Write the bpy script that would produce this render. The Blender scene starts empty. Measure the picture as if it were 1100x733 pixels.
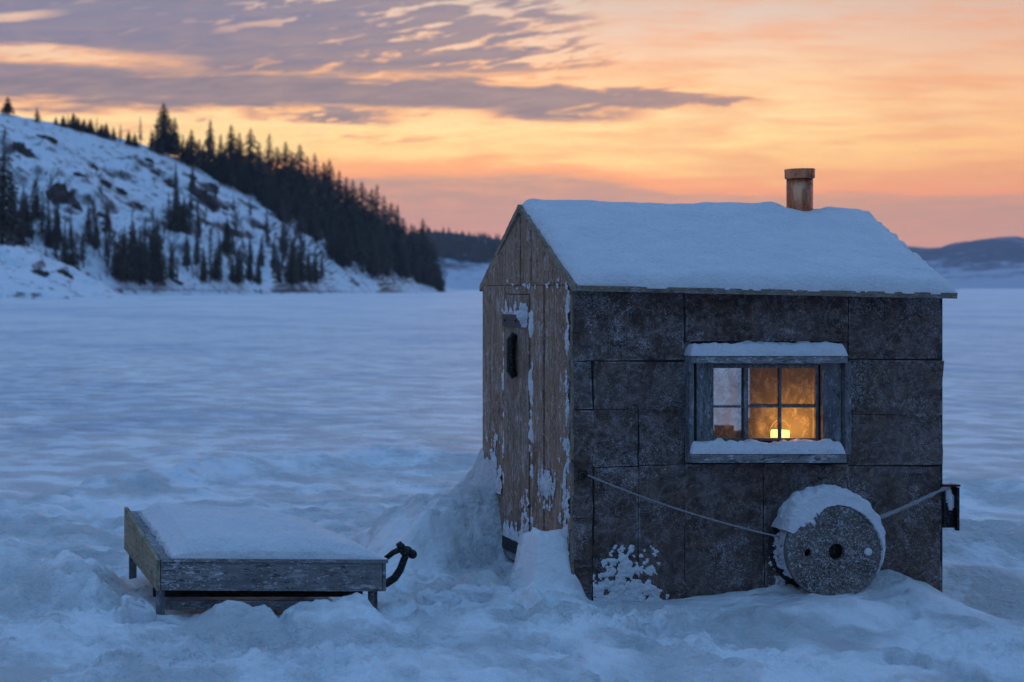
import bpy, bmesh, math, random
import numpy as np
from mathutils import Vector, Matrix

random.seed(7)
rng = np.random.default_rng(7)
R = math.radians
scene = bpy.context.scene
COL = scene.collection

# ------------------------------------------------------------------ camera geometry
# camera stands at X=0, Y=0, looks along +Y (square on to the hut's long side)
F, XP, YP, CH = 1643.0, -5.0, 309.0, 1.78
def PT(px, py, Y):
    return ((px - XP) * Y / F, Y, CH - (py - YP) * Y / F)
def PX(px, Y): return (px - XP) * Y / F
def PZ(py, Y): return CH - (py - YP) * Y / F

# ------------------------------------------------------------------ noise (numpy)
def _hash(ix, iy, seed):
    h = (ix.astype(np.int64) * 374761393 + iy.astype(np.int64) * 668265263 + seed * 1442695041) & 0xFFFFFFFF
    h = ((h ^ (h >> 13)) * 1274126177) & 0xFFFFFFFF
    h = (h ^ (h >> 16)) & 0xFFFFFFFF
    return h / 4294967295.0
def noise2(x, y, seed=0):
    x = np.asarray(x, float); y = np.asarray(y, float)
    ix = np.floor(x); iy = np.floor(y); fx = x - ix; fy = y - iy
    ux = fx*fx*fx*(fx*(fx*6-15)+10); uy = fy*fy*fy*(fy*(fy*6-15)+10)
    def g(dx, dy):
        a = _hash(ix+dx, iy+dy, seed) * 2*np.pi
        return np.cos(a)*(fx-dx) + np.sin(a)*(fy-dy)
    n0 = g(0,0)*(1-ux) + g(1,0)*ux
    n1 = g(0,1)*(1-ux) + g(1,1)*ux
    return (n0*(1-uy) + n1*uy) * 1.4
def fbm(x, y, octv=4, seed=0, gain=.5, lac=2.03):
    s = 0; a = 1.0
    x = np.asarray(x, float); y = np.asarray(y, float)
    for i in range(octv):
        s = s + a*noise2(x, y, seed+i*17); a *= gain; x = x*lac+3.1; y = y*lac+1.7
    return s
def sstep(a, b, x):
    t = np.clip((np.asarray(x, float)-a)/(b-a), 0, 1)
    return t*t*(3-2*t)

# ------------------------------------------------------------------ mesh builder
class MB:
    def __init__(s): s.v = []; s.f = []
    def add(s, vs, fs):
        o = len(s.v); s.v += [tuple(map(float, v)) for v in vs]; s.f += [tuple(i+o for i in f) for f in fs]
    def box(s, x0, x1, y0, y1, z0, z1):
        s.hexa([(x0,y0,z0),(x1,y0,z0),(x1,y1,z0),(x0,y1,z0)], [(x0,y0,z1),(x1,y0,z1),(x1,y1,z1),(x0,y1,z1)])
    def hexa(s, lo, hi):
        s.add(list(lo)+list(hi), [(3,2,1,0),(4,5,6,7),(0,1,5,4),(1,2,6,5),(2,3,7,6),(3,0,4,7)])
    def beam(s, a, b, w, t, up=(0,0,1)):
        a = Vector(a); b = Vector(b); d = (b-a).normalized(); u = Vector(up)
        sd = d.cross(u).normalized(); u = sd.cross(d).normalized()
        q = lambda p: [p - sd*w/2 - u*t/2, p + sd*w/2 - u*t/2, p + sd*w/2 + u*t/2, p - sd*w/2 + u*t/2]
        A, B = q(a), q(b)
        s.add(A+B, [(0,1,2,3),(7,6,5,4),(0,4,5,1),(1,5,6,2),(2,6,7,3),(3,7,4,0)])
    def tube(s, pts, rad, n=8, cap=True):
        pts = [Vector(p) for p in pts]; m = len(pts)
        rads = rad if hasattr(rad, '__len__') else [rad]*m
        d0 = (pts[1]-pts[0]).normalized()
        ref = Vector((0,0,1)) if abs(d0.z) < .9 else Vector((1,0,0))
        u = d0.cross(ref).normalized(); vs = []
        for i, p in enumerate(pts):
            d = (pts[min(i+1,m-1)]-pts[max(i-1,0)]).normalized()
            u = (u - d*u.dot(d)).normalized(); w = d.cross(u)
            for k in range(n):
                a = 2*math.pi*k/n
                vs.append(p + (u*math.cos(a)+w*math.sin(a))*rads[i])
        fs = []
        for i in range(m-1):
            for k in range(n):
                k2 = (k+1) % n
                fs.append((i*n+k, i*n+k2, (i+1)*n+k2, (i+1)*n+k))
        if cap:
            fs.append(tuple(range(n-1,-1,-1))); fs.append(tuple((m-1)*n+k for k in range(n)))
        s.add(vs, fs)
    def lathe(s, prof, c, axis='z', n=40):
        vs = []; fs = []; m = len(prof)
        for (r, h) in prof:
            for k in range(n):
                a = 2*math.pi*k/n; x, y = r*math.cos(a), r*math.sin(a)
                if axis == 'z': vs.append((c[0]+x, c[1]+y, c[2]+h))
                else: vs.append((c[0]+x, c[1]+h, c[2]+y))
        for i in range(m-1):
            for k in range(n):
                k2 = (k+1) % n
                fs.append((i*n+k, i*n+k2, (i+1)*n+k2, (i+1)*n+k))
        s.add(vs, fs)
    def ball(s, c, r, n=12):
        rx, ry, rz = r if hasattr(r,'__len__') else (r,r,r)
        vs = []; fs = []; m = n//2
        for i in range(m+1):
            t = math.pi*i/m
            for k in range(n):
                a = 2*math.pi*k/n
                vs.append((c[0]+rx*math.sin(t)*math.cos(a), c[1]+ry*math.sin(t)*math.sin(a), c[2]+rz*math.cos(t)))
        for i in range(m):
            for k in range(n):
                k2 = (k+1)%n; fs.append((i*n+k,(i+1)*n+k,(i+1)*n+k2,i*n+k2))
        s.add(vs, fs)
    def grid(s, V, flip=False):
        """V: array (rows, cols, 3)"""
        m, n = V.shape[:2]; o = len(s.v)
        s.v += [tuple(p) for p in V.reshape(-1,3).tolist()]
        for i in range(m-1):
            for k in range(n-1):
                q = (o+i*n+k, o+i*n+k+1, o+(i+1)*n+k+1, o+(i+1)*n+k)
                s.f.append(q[::-1] if flip else q)
    def build(s, name, mat, parent=None, smooth=False, bevel=0, weld=False, recalc=True):
        me = bpy.data.meshes.new(name)
        off = parent_world(parent)
        me.from_pydata([(x-off[0], y-off[1], z-off[2]) for x, y, z in s.v], [], s.f)
        if bevel or weld or recalc:
            bm = bmesh.new(); bm.from_mesh(me)
            if weld: bmesh.ops.remove_doubles(bm, verts=bm.verts, dist=1e-5)
            if recalc: bmesh.ops.recalc_face_normals(bm, faces=bm.faces)
            if bevel:
                es = [e for e in bm.edges if len(e.link_faces) == 2 and e.calc_face_angle(0) > .6]
                bmesh.ops.bevel(bm, geom=es, offset=bevel, segments=2, affect='EDGES', profile=.6)
            bm.to_mesh(me); bm.free()
        return link(name, me, mat, parent, smooth)
def parent_world(p):
    o = Vector((0,0,0))
    while p is not None: o += p.location; p = p.parent
    return o
def link(name, me, mat, parent=None, smooth=False):
    me.name = name
    if mat: me.materials.append(mat)
    if smooth: me.polygons.foreach_set('use_smooth', [True]*len(me.polygons))
    o = bpy.data.objects.new(name, me); COL.objects.link(o)
    if parent is not None: o.parent = parent
    return o
def thing(name, label, cat, loc, group=None):
    o = bpy.data.objects.new(name, None); COL.objects.link(o); o.location = loc; o.empty_display_size = .2
    return tag(o, label, cat, group)
def tag(o, label, cat, group=None):
    o['label'] = label; o['category'] = cat
    if group: o['group'] = group
    return o
def np_mesh(name, V, mat, mask=None, kind=None):
    """fast grid mesh, V (rows, cols, 3)"""
    m, n = V.shape[:2]
    idx = np.arange(m*n).reshape(m, n)
    q = np.stack([idx[:-1,:-1], idx[:-1,1:], idx[1:,1:], idx[1:,:-1]], -1).reshape(-1,4)
    if mask is not None: q = q[mask.reshape(-1)]
    me = bpy.data.meshes.new(name)
    me.vertices.add(m*n); me.vertices.foreach_set('co', V.reshape(-1).astype(np.float32))
    me.loops.add(q.size); me.loops.foreach_set('vertex_index', q.reshape(-1).astype(np.int32))
    me.polygons.add(len(q)); me.polygons.foreach_set('loop_start', np.arange(0, q.size, 4, dtype=np.int32))
    me.polygons.foreach_set('use_smooth', np.ones(len(q), bool))
    me.update(); me.validate()
    o = link(name, me, mat)
    if kind: o['kind'] = kind
    return o

# ------------------------------------------------------------------ node expression helper
class NT:
    def __init__(s, tree): s.t = tree; s.t.nodes.clear()
    def n(s, typ, **kw):
        nd = s.t.nodes.new(typ)
        for k, v in kw.items(): setattr(nd, k, v)
        return nd
    def L(s, a, b): s.t.links.new(a, b)
    def put(s, sock, v):
        if isinstance(v, E): s.L(v.s, sock)
        elif isinstance(v, bpy.types.NodeSocket): s.L(v, sock)
        else:
            try: sock.default_value = v
            except Exception:
                sock.default_value = (v[0], v[1], v[2], 1) if hasattr(v,'__len__') else (v, v, v)
    def math(s, op, *a, clamp=False):
        nd = s.n('ShaderNodeMath', operation=op); nd.use_clamp = clamp
        for i, x in enumerate(a): s.put(nd.inputs[i], x)
        return E(s, nd.outputs[0])
    def mix(s, f, a, b, blend='MIX'):
        nd = s.n('ShaderNodeMix', data_type='RGBA', blend_type=blend); nd.clamp_factor = True
        s.put(nd.inputs[0], f)
        for i, x in ((6, a), (7, b)):
            s.put(nd.inputs[i], x if isinstance(x, (E,)) else (x[0], x[1], x[2], 1))
        return E(s, nd.outputs[2])
    def ss(s, a, b, x):
        rev = a > b
        nd = s.n('ShaderNodeMapRange', interpolation_type='SMOOTHSTEP')
        s.put(nd.inputs[0], x); nd.inputs[1].default_value = min(a,b); nd.inputs[2].default_value = max(a,b)
        nd.inputs[3].default_value = 1 if rev else 0; nd.inputs[4].default_value = 0 if rev else 1
        return E(s, nd.outputs[0])
    def vec(s, x, y, z):
        nd = s.n('ShaderNodeCombineXYZ')
        for i, q in enumerate((x,y,z)): s.put(nd.inputs[i], q)
        return E(s, nd.outputs[0])
    def sep(s, v):
        nd = s.n('ShaderNodeSeparateXYZ'); s.put(nd.inputs[0], v)
        return [E(s, nd.outputs[i]) for i in range(3)]
    def scale(s, v, k):
        nd = s.n('ShaderNodeMapping'); s.put(nd.inputs[0], v); nd.inputs['Scale'].default_value = k if hasattr(k,'__len__') else (k,k,k)
        return E(s, nd.outputs[0])
    def noise(s, v, sc=1, detail=4, rough=.5, dist=0, col=False, off=0):
        if off:
            nd0 = s.n('ShaderNodeMapping'); s.put(nd0.inputs[0], v); nd0.inputs['Location'].default_value = (off, off*.7, off*1.3); v = E(s, nd0.outputs[0])
        nd = s.n('ShaderNodeTexNoise'); s.put(nd.inputs['Vector'], v)
        nd.inputs['Scale'].default_value = sc; nd.inputs['Detail'].default_value = detail
        nd.inputs['Roughness'].default_value = rough; nd.inputs['Distortion'].default_value = dist
        return E(s, nd.outputs[1 if col else 0])
    def voro(s, v, sc=1, feature='F1', out=0):
        nd = s.n('ShaderNodeTexVoronoi', feature=feature); s.put(nd.inputs['Vector'], v); nd.inputs['Scale'].default_value = sc
        return E(s, nd.outputs[out])
    def ramp(s, f, stops):
        nd = s.n('ShaderNodeValToRGB'); s.put(nd.inputs[0], f)
        cr = nd.color_ramp
        while len(cr.elements) > 1: cr.elements.remove(cr.elements[-1])
        for i, (p, c) in enumerate(stops):
            e = cr.elements[0] if i == 0 else cr.elements.new(p)
            e.position = p; e.color = (c[0], c[1], c[2], 1)
        return E(s, nd.outputs[0])
    def obj(s):
        nd = s.n('ShaderNodeTexCoord'); return E(s, nd.outputs['Object'])
    def geo(s, k):
        nd = s.n('ShaderNodeNewGeometry'); return E(s, nd.outputs[k])
    def bump(s, h, strength=.5, dist=.01, normal=None):
        nd = s.n('ShaderNodeBump'); s.put(nd.inputs['Height'], h); nd.inputs['Strength'].default_value = strength
        nd.inputs['Distance'].default_value = dist
        if normal is not None: s.put(nd.inputs['Normal'], normal)
        return E(s, nd.outputs[0])
    def pbr(s, col, rough=.6, metal=0, normal=None, spec=.4, **kw):
        nd = s.n('ShaderNodeBsdfPrincipled')
        s.put(nd.inputs['Base Color'], col if isinstance(col, E) else (col[0],col[1],col[2],1))
        s.put(nd.inputs['Roughness'], rough); s.put(nd.inputs['Metallic'], metal)
        nd.inputs['Specular IOR Level'].default_value = spec
        if normal is not None: s.put(nd.inputs['Normal'], normal)
        for k, v in kw.items(): s.put(nd.inputs[k.replace('_',' ')], v)
        return nd.outputs[0]
    def out(s, sh, sock='Surface', typ='ShaderNodeOutputMaterial'):
        o = s.n(typ); s.L(sh, o.inputs[sock]); return o
class E:
    def __init__(s, b, sock): s.b = b; s.s = sock
    def __add__(s, o): return s.b.math('ADD', s, o)
    __radd__ = __add__
    def __sub__(s, o): return s.b.math('SUBTRACT', s, o)
    def __rsub__(s, o): return s.b.math('SUBTRACT', o, s)
    def __mul__(s, o): return s.b.math('MULTIPLY', s, o)
    __rmul__ = __mul__
    def __truediv__(s, o): return s.b.math('DIVIDE', s, o)
    def abs(s): return s.b.math('ABSOLUTE', s)
    def max(s, o): return s.b.math('MAXIMUM', s, o)
    def min(s, o): return s.b.math('MINIMUM', s, o)
def newmat(name):
    m = bpy.data.materials.new(name); m.use_nodes = True
    return m, NT(m.node_tree)
def lin(r, g, b):
    f = lambda c: ((c/255+.055)/1.055)**2.4 if c > 10 else c/255/12.92
    return (f(r), f(g), f(b))

# ------------------------------------------------------------------ materials
SNOW = (.80, .85, .91)
def mat_snow():
    m, b = newmat('snow'); p = b.obj()
    h = b.noise(p, 9, 5, .6)*1.0 + b.noise(p, 60, 4, .65)*.30 + b.noise(p, 260, 2, .6)*.10
    col = b.mix(b.ss(.4, .7, b.noise(p, 4, 4)), (.76,.82,.89), (.84,.88,.93))
    gr = b.noise(p, 130, 3, .75); col = b.mix(b.ss(.36,.64,gr), b.mix(.13, col, (.40,.46,.56)), b.mix(.5, col, (.95,.96,.97)))
    b.out(b.pbr(col, .6, normal=b.bump(h, .9, .06), spec=.2)); return m
def mat_ground():
    m, b = newmat('snow_ground'); pos = b.geo('Position'); X, Y, Z = b.sep(pos)
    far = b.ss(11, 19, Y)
    h = b.noise(pos, 6, 4, .55)*.55 + b.noise(pos, 30, 5, .68)*.55 + b.noise(pos, 150, 3, .6)*.10
    h = h*(.30 + .85*b.ss(.38,.62, b.noise(pos, 1.6, 4, .6, off=3)))
    nrm = b.bump(h, 1.0, .10)
    st = b.scale(pos, (.42, .40, 1)); st2 = b.scale(pos, (.075, .060, 1)); st3 = b.scale(pos, (2.2, 1.6, 1)); st4 = b.scale(pos, (.016, .012, 1))
    n1 = b.noise(st, 1, 7, .62, .3); n2 = b.noise(st2, 1, 7, .6, .2); n3 = b.noise(st3, 1, 5, .6, .3)
    n4 = b.noise(st4, 1, 7, .6, .3)
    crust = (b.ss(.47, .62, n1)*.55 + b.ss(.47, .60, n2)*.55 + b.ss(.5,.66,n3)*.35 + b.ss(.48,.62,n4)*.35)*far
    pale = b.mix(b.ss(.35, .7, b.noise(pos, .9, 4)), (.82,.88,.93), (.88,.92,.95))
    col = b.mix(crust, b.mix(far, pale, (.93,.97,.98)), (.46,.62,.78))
    gr = b.noise(pos, 110, 3, .78)*.7 + b.noise(pos, 26, 4, .7, .6, off=9)*.3
    col = b.mix(b.ss(.38,.62,gr), b.mix(.13, col, (.40,.46,.56)), b.mix(.5, col, (.95,.96,.97)))
    nd = b.n('ShaderNodeBump'); b.put(nd.inputs['Height'], n1*1.4 + n3*.6 + n2*3.0 + n4*6.0); b.put(nd.inputs['Strength'], far*.38)
    nd.inputs['Distance'].default_value = .5; b.put(nd.inputs['Normal'], nrm)
    b.out(b.pbr(col, (.60 - far*.05), normal=nd.outputs[0], spec=.12)); return m
def mat_sheet():
    m, b = newmat('frosted_sheet'); p = b.obj()
    big = b.noise(p, 2.6, 5, .6, .6); med = b.noise(p, 14, 5, .65, .8); fine = b.noise(p, 85, 4, .7, 1.2); pit = b.voro(p, 95)
    base = b.mix(b.ss(.35, .68, med), (.080,.050,.038), (.190,.122,.092))
    base = b.mix(.75*b.ss(.52, .68, b.noise(b.scale(p,(1,1,1)), 4.2, 7, .72, .7, off=7)), base, (.020,.016,.016))
    fr = b.ss(.52, .70, fine*.60 + med*.2 + big*.32 - .06)
    base = b.mix(fr*.6, base, (.44,.43,.45))
    x_, y_, z_ = b.sep(p)
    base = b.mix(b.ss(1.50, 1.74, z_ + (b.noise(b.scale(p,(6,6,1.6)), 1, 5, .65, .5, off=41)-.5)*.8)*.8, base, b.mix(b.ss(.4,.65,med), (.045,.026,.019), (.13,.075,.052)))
    base = b.mix(b.ss(.44,.66, b.noise(p, 3.6, 7, .74, .7, off=51))*.36, base, (.30,.28,.295))
    at = b.n('ShaderNodeAttribute', attribute_name='edge'); eg = E(b, at.outputs['Fac'])
    base = b.mix(eg*b.ss(.50,.60,fine*.3+med*.3+big*.4)*.6, base, (.55,.56,.60))
    wr = b.noise(b.scale(p, (9, 9, 9)), 1, 6, .7, 3.0, off=11)
    base = b.mix(b.ss(.52,.60,wr)*b.ss(.70,.60,wr)*.26, base, (.50,.51,.56))
    sp = b.noise(p, 75, 3, .65, 2.2, off=3)*.72 + b.noise(p, 4, 5, .65, .8, off=21)*.46 - .05
    base = b.mix(b.ss(.60, .665, sp)*.62, base, (.72,.75,.82))
    base = b.mix(b.ss(.42, .36, b.noise(p, 48, 4, .65, 1.5, off=31))*.7, base, (.022,.018,.018))
    h = fine*.9 + med*1.2 + b.ss(0,.5,pit)*.35 + wr*.6
    b.out(b.pbr(base, .6, normal=b.bump(h, 1.0, .016), spec=.35)); return m
def mat_board(name, c1, c2, frost, axis, fr_amt=.5, seed=0):
    """weathered wood, grain along axis"""
    m, b = newmat(name); p = b.obj()
    sc = {'x': (1.3, 26, 26), 'y': (26, 1.3, 26), 'z': (26, 26, 1.3)}[axis]
    g = b.noise(b.scale(p, sc), 1, 6, .6, .4, off=seed+.01); g2 = b.noise(b.scale(p, tuple(q*3 for q in sc)), 1, 4, .6, .2, off=seed+.5)
    blot = b.noise(p, 4.5, 5, .62, .5, off=seed+2); fine = b.noise(p, 110, 4, .7, .8)
    col = b.mix(b.ss(.25, .75, g*.6+fine*.4), c1, c2)
    col = b.mix(b.ss(.52, .72, blot)*.7, col, tuple(q*.45 for q in c1))
    col = b.mix(b.ss(.64, .72, g2)*.6, col, tuple(q*.35 for q in c1))
    f = b.ss(.52, .66, b.noise(b.scale(p, tuple(34 if q > 5 else 9 for q in sc)), 1, 5, .7, .8)*.6 + fine*.2 + b.noise(p, 5, 4, .6, off=4)*.25)*fr_amt
    col = b.mix(f, col, frost)
    spk = b.noise(b.scale(p, tuple(70 if q > 5 else 26 for q in sc)), 1, 3, .6, 1.2, off=seed+9)*.8 + b.noise(p, 3.5, 4, .6, off=13)*.25
    col = b.mix(b.ss(.60,.66,spk)*min(1,fr_amt*1.3), col, frost)
    col = b.mix(b.ss(.46,.36, b.noise(b.scale(p, tuple(48 if q > 5 else 13 for q in sc)), 1, 5, .68, 1.4, off=seed+17))*.8, col, tuple(q*.3 for q in c1))
    h = g*1.0 + g2*.5 + fine*.5
    b.out(b.pbr(col, .75, normal=b.bump(h, .8, .008), spec=.25)); return m
def mat_plain(name, col, rough=.6, metal=0, bs=60, bstr=.3, var=.4, frost=0):
    m, b = newmat(name); p = b.obj()
    n = b.noise(p, bs, 5, .6)
    c = b.mix(b.ss(.35,.7,n), tuple(q*(1-var) for q in col), tuple(min(1,q*(1+var)) for q in col))
    if frost: c = b.mix(b.ss(.55,.68, b.noise(p, bs*1.7, 4, .7, off=5))*frost, c, (.5,.53,.6))
    b.out(b.pbr(c, rough, metal, normal=b.bump(n, bstr, .006))); return m
def mat_rust():
    m, b = newmat('rusty_flue'); p = b.obj()
    n = b.noise(b.scale(p, (9,9,1.5)), 2, 6, .65, .3); n2 = b.noise(p, 40, 5, .65)
    c = b.mix(b.ss(.35,.65,n), (.26,.090,.045), (.72,.31,.165)); c = b.mix(b.ss(.55,.7,n2)*.7, c, (.07,.04,.035))
    b.out(b.pbr(c, b.ss(.2,.9,n2)*.3+.22, .9, normal=b.bump(n2,.35,.004))); return m
def mat_pane(name='window_glass', k=1.0):
    m, b = newmat(name); p = b.obj()
    fl = b.noise(b.scale(p,(14,14,7)), 1, 6, .68, 1.2); f2 = b.noise(p, 45, 5, .7, 1.5)
    x, y, z = b.sep(p)
    frost = (b.ss(.44, .70, fl*.6+f2*.4)*.50 + .24)*k
    tr = b.n('ShaderNodeBsdfTransparent'); tr.inputs[0].default_value = (.93,.93,.92,1)
    tl = b.n('ShaderNodeBsdfTranslucent'); tl.inputs[0].default_value = (.75,.75,.75,1)
    df = b.n('ShaderNodeBsdfDiffuse'); df.inputs[0].default_value = (.22,.23,.25,1)
    mx0 = b.n('ShaderNodeMixShader'); mx0.inputs[0].default_value = .35; b.L(tl.outputs[0], mx0.inputs[1]); b.L(df.outputs[0], mx0.inputs[2])
    mx = b.n('ShaderNodeMixShader'); b.put(mx.inputs[0], frost); b.L(tr.outputs[0], mx.inputs[1]); b.L(mx0.outputs[0], mx.inputs[2])
    gl = b.n('ShaderNodeBsdfGlossy'); gl.inputs['Roughness'].default_value = .04
    fs = b.n('ShaderNodeFresnel'); fs.inputs[0].default_value = 1.45
    m2 = b.n('ShaderNodeMixShader'); b.L(fs.outputs[0], m2.inputs[0]); b.L(mx.outputs[0], m2.inputs[1]); b.L(gl.outputs[0], m2.inputs[2])
    b.out(m2.outputs[0]); return m
def mat_emit(name, col, st):
    m, b = newmat(name); e = b.n('ShaderNodeEmission'); e.inputs[0].default_value = (*col,1); e.inputs[1].default_value = st
    b.out(e.outputs[0]); return m
def mat_hill():
    m, b = newmat('snowy_hillside'); pos = b.geo('Position'); nx, ny, nz = b.sep(b.geo('Normal'))
    n = b.noise(b.scale(pos,(1,1,1.6)), .09, 7, .66, .4); n2 = b.noise(pos, .5, 5, .65, .3)
    steep = b.ss(.78, .52, nz + (n2-.5)*.25)
    n3 = b.noise(pos, .26, 6, .70, .8)
    rock = (steep*.95).max(b.ss(.62,.68, n*.55 + n2*.48 - .01)*.92).max(b.ss(.555,.61, n3*.70+n2*.30+.02)*.92)
    rcol = b.mix(b.ss(.35,.65,n2), (.030,.026,.026), (.115,.085,.072))
    col = b.mix(rock, b.mix(b.ss(.4,.65,n2), (.74,.80,.87), (.84,.88,.93)), rcol)
    b.out(b.pbr(col, .8, normal=b.bump(n2, .6, 1.2), spec=.15)); return m
def mat_farhill(name, forest, snow, thr, sc):
    m, b = newmat(name); pos = b.geo('Position'); X, Y, Z = b.sep(pos)
    n = b.noise(b.scale(pos,(1,1,2.2)), sc, 7, .65, .3)
    n2 = b.noise(b.scale(pos,(1,1,1)), sc*7, 5, .65)
    low = b.ss(thr[1], thr[0], Z + (n-.5)*thr[2])
    sn = b.ss(.47, .62, n*.6+n2*.4 + low*.18 - .03)
    col = b.mix(sn, forest, snow)
    b.out(b.pbr(col, .9, normal=b.bump(n2, .6, 6), spec=.05)); return m

M = {}
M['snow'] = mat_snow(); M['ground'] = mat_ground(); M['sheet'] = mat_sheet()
M['gable'] = mat_board('weathered_gable_board', (.165,.104,.066), (.38,.262,.175), (.66,.64,.66), 'z', .55, 0)
M['door'] = mat_board('weathered_door_board', (.14,.096,.068), (.32,.232,.165), (.68,.66,.68), 'z', .5, 5)
M['grey'] = mat_board('grey_frosted_board', (.13,.13,.135), (.27,.27,.28), (.58,.60,.66), 'x', .7, 3)
M['greyz'] = mat_board('grey_frosted_upright', (.09,.092,.10), (.19,.195,.205), (.45,.48,.54), 'z', .5, 3)
M['mossy'] = mat_board('mossy_side_board', (.17,.15,.095), (.36,.32,.22), (.55,.57,.62), 'y', .3, 8)
M['dark'] = mat_board('dark_old_wood', (.018,.017,.017), (.05,.046,.043), (.28,.30,.34), 'x', .2, 2)
M['trim'] = mat_board('frosted_roof_trim', (.12,.10,.075), (.28,.24,.185), (.42,.45,.50), 'x', .45, 6)
M['trimy'] = mat_board('frosted_rake_trim', (.16,.125,.085), (.34,.28,.20), (.42,.45,.50), 'y', .35, 6)
M['inside'] = mat_board('lamp_lit_plywood', (.16,.10,.055), (.36,.24,.14), (.36,.24,.14), 'z', 0, 4)
M['black'] = mat_plain('black_iron', (.014,.014,.016), .45, .5, 70, .4, .4, .25)
M['iron'] = mat_plain('rusty_iron', (.05,.035,.028), .6, .4, 70, .4, .5, .5)
M['rust'] = mat_rust(); M['rimfrost'] = mat_plain('frosted_rim', (.17,.16,.16), .75, 0, 60, .5, .5, .9)
M['reel'] = mat_plain('frosted_reel_board', (.20,.175,.16), .8, 0, 48, .9, .6, .75)
def mat_reel():
    m, b = newmat('frosted_reel_board'); p = b.obj()
    n = b.noise(p, 7, 5, .6, .5); fl = b.noise(p, 34, 5, .68, 2.6); fi = b.noise(p, 110, 4, .7, 1.5)
    c = b.mix(b.ss(.35,.68,n), (.075,.062,.056), (.17,.145,.132)); c = b.mix(b.ss(.49,.62, fl*.8+fi*.2)*.8, c, (.50,.52,.56))
    c = b.mix(b.ss(.56,.64, fi*.7+fl*.3)*.75, c, (.80,.82,.86))
    b.out(b.pbr(c, .8, normal=b.bump(fl*.7+fi*.4, .8, .008), spec=.25)); return m
M['reel'] = mat_reel()
M['reeldark'] = mat_plain('reel_barrel_wood', (.03,.026,.025), .8, 0, 40, .6, .5, .25)
M['rope'] = mat_plain('frosted_rope', (.30,.28,.28), .8, 0, 160, .6, .4, .8)
M['pane'] = mat_pane()
M['clear'] = mat_pane('clear_glass', .02)
M['tin'] = mat_plain('dark_tin', (.035,.03,.026), .5, .3, 30, .2, .3)
M['lampglass'] = mat_emit('glowing_lamp_glass', (1.0,.60,.17), 3.0)
M['hill'] = mat_hill()
M['needle'] = mat_plain('dark_spruce_needles', (.085,.066,.047), .8, 0, 1.5, .2, .5)
M['needle_warm'] = mat_plain('brown_spruce_needles', (.080,.058,.038), .8, 0, 1.5, .2, .5)
M['bark'] = mat_plain('dark_bark', (.035,.027,.022), .85, 0, 4, .5, .4)
M['twig'] = mat_plain('bare_twigs', (.085,.060,.052), .85, 0, 4, .3, .4)
M['farwood'] = mat_farhill('far_wooded_hill', (.035,.037,.045), (.55,.60,.70), (2, 30, 20), .012)
M['farmount'] = mat_farhill('far_mountain', (.075,.085,.110), (.46,.52,.62), (0, 90, 60), .004)

# ------------------------------------------------------------------ sky / world
GLOW_AZ = math.atan2(640 - XP, F)
w = bpy.data.worlds.new('World'); scene.world = w; w.use_nodes = True
b = NT(w.node_tree)
tc = b.n('ShaderNodeTexCoord'); dx, dy, dz = b.sep(tc.outputs['Generated'])
r_ = b.math('SQRT', dx*dx + dy*dy)
ym = dy.max(r_*.35)
U = dx/ym*F + XP          # bearing and height of a sky direction seen from the lake
V = YP - dz/ym*F
nv = b.vec(U/210., V/34., 0.0)
n_a = b.noise(nv, 1, 7, .58, .25); n_b = b.noise(b.vec(U/75., V/13., 3.), 1, 6, .6, .3); n_c = b.noise(b.vec(U/420., V/60., 9.), 1, 5, .55, .4)
n_e = b.noise(b.vec(U/62., V/6.5 + U/140., 7.), 1, 5, .62, .2)
n_d = b.noise(b.vec(U/38., V/11. + U/90., 5.), 1, 4, .55, .2)
n_m = b.noise(b.vec(U/62. + 3., (V + U*.16)/9.5, 2.), 1, 6, .60, .35)       # mackerel streaks, rising to the right
n_f = b.noise(b.vec(U/150., V/16., 4.), 1, 7, .62, .3)                      # fibrous bands
wob = (n_a-.5)*46 + (n_b-.5)*16
Vw = V + (n_c-.5)*40
t = (Vw + 700.)/1100.
S = lambda y: (y+700.)/1100.
base = b.ramp(t, [(S(-690), lin(122,166,216)), (S(-330), lin(144,166,202)), (S(-120), lin(170,170,180)), (S(-10), lin(203,186,174)), (S(35), lin(232,196,168)),
                  (S(85), lin(250,204,150)), (S(130), lin(255,222,154)), (S(165), lin(255,216,136)), (S(195), lin(252,182,104)), (S(225), lin(236,160,102)), (S(262), lin(212,152,120)), (S(309), lin(198,144,122)), (S(399), lin(120,110,130))])
# right hand side more orange, glow centre pale
side = b.ss(720, 1150, U)
base = b.mix(b.ss(.40,.62,n_e*.6+n_f*.4)*.34*b.ss(60,110,V)*b.ss(215,170,V), base, lin(255,184,96))
base = b.mix(side*.75, base, b.ramp(t, [(S(-330), lin(112,128,165)), (S(-120), lin(155,155,170)), (S(-10), lin(198,172,158)), (S(40), lin(222,170,132)), (S(85), lin(240,180,128)), (S(150), lin(252,178,100)), (S(185), lin(246,156,82)), (S(230), lin(218,146,102)), (S(309), lin(192,136,114))]))
base = b.mix(b.ss(.42,.62,n_a*.5+n_f*.5)*.60*b.ss(420,800,U), base, lin(232,152,98))
base = b.mix(b.ss(.45,.66,n_c*.5+n_b*.5)*.38*b.ss(190,60,V), base, lin(216,176,152))
base = b.mix(b.ss(.52,.68,n_b)*.35*b.ss(60,160,V), base, lin(250,176,112))
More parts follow.
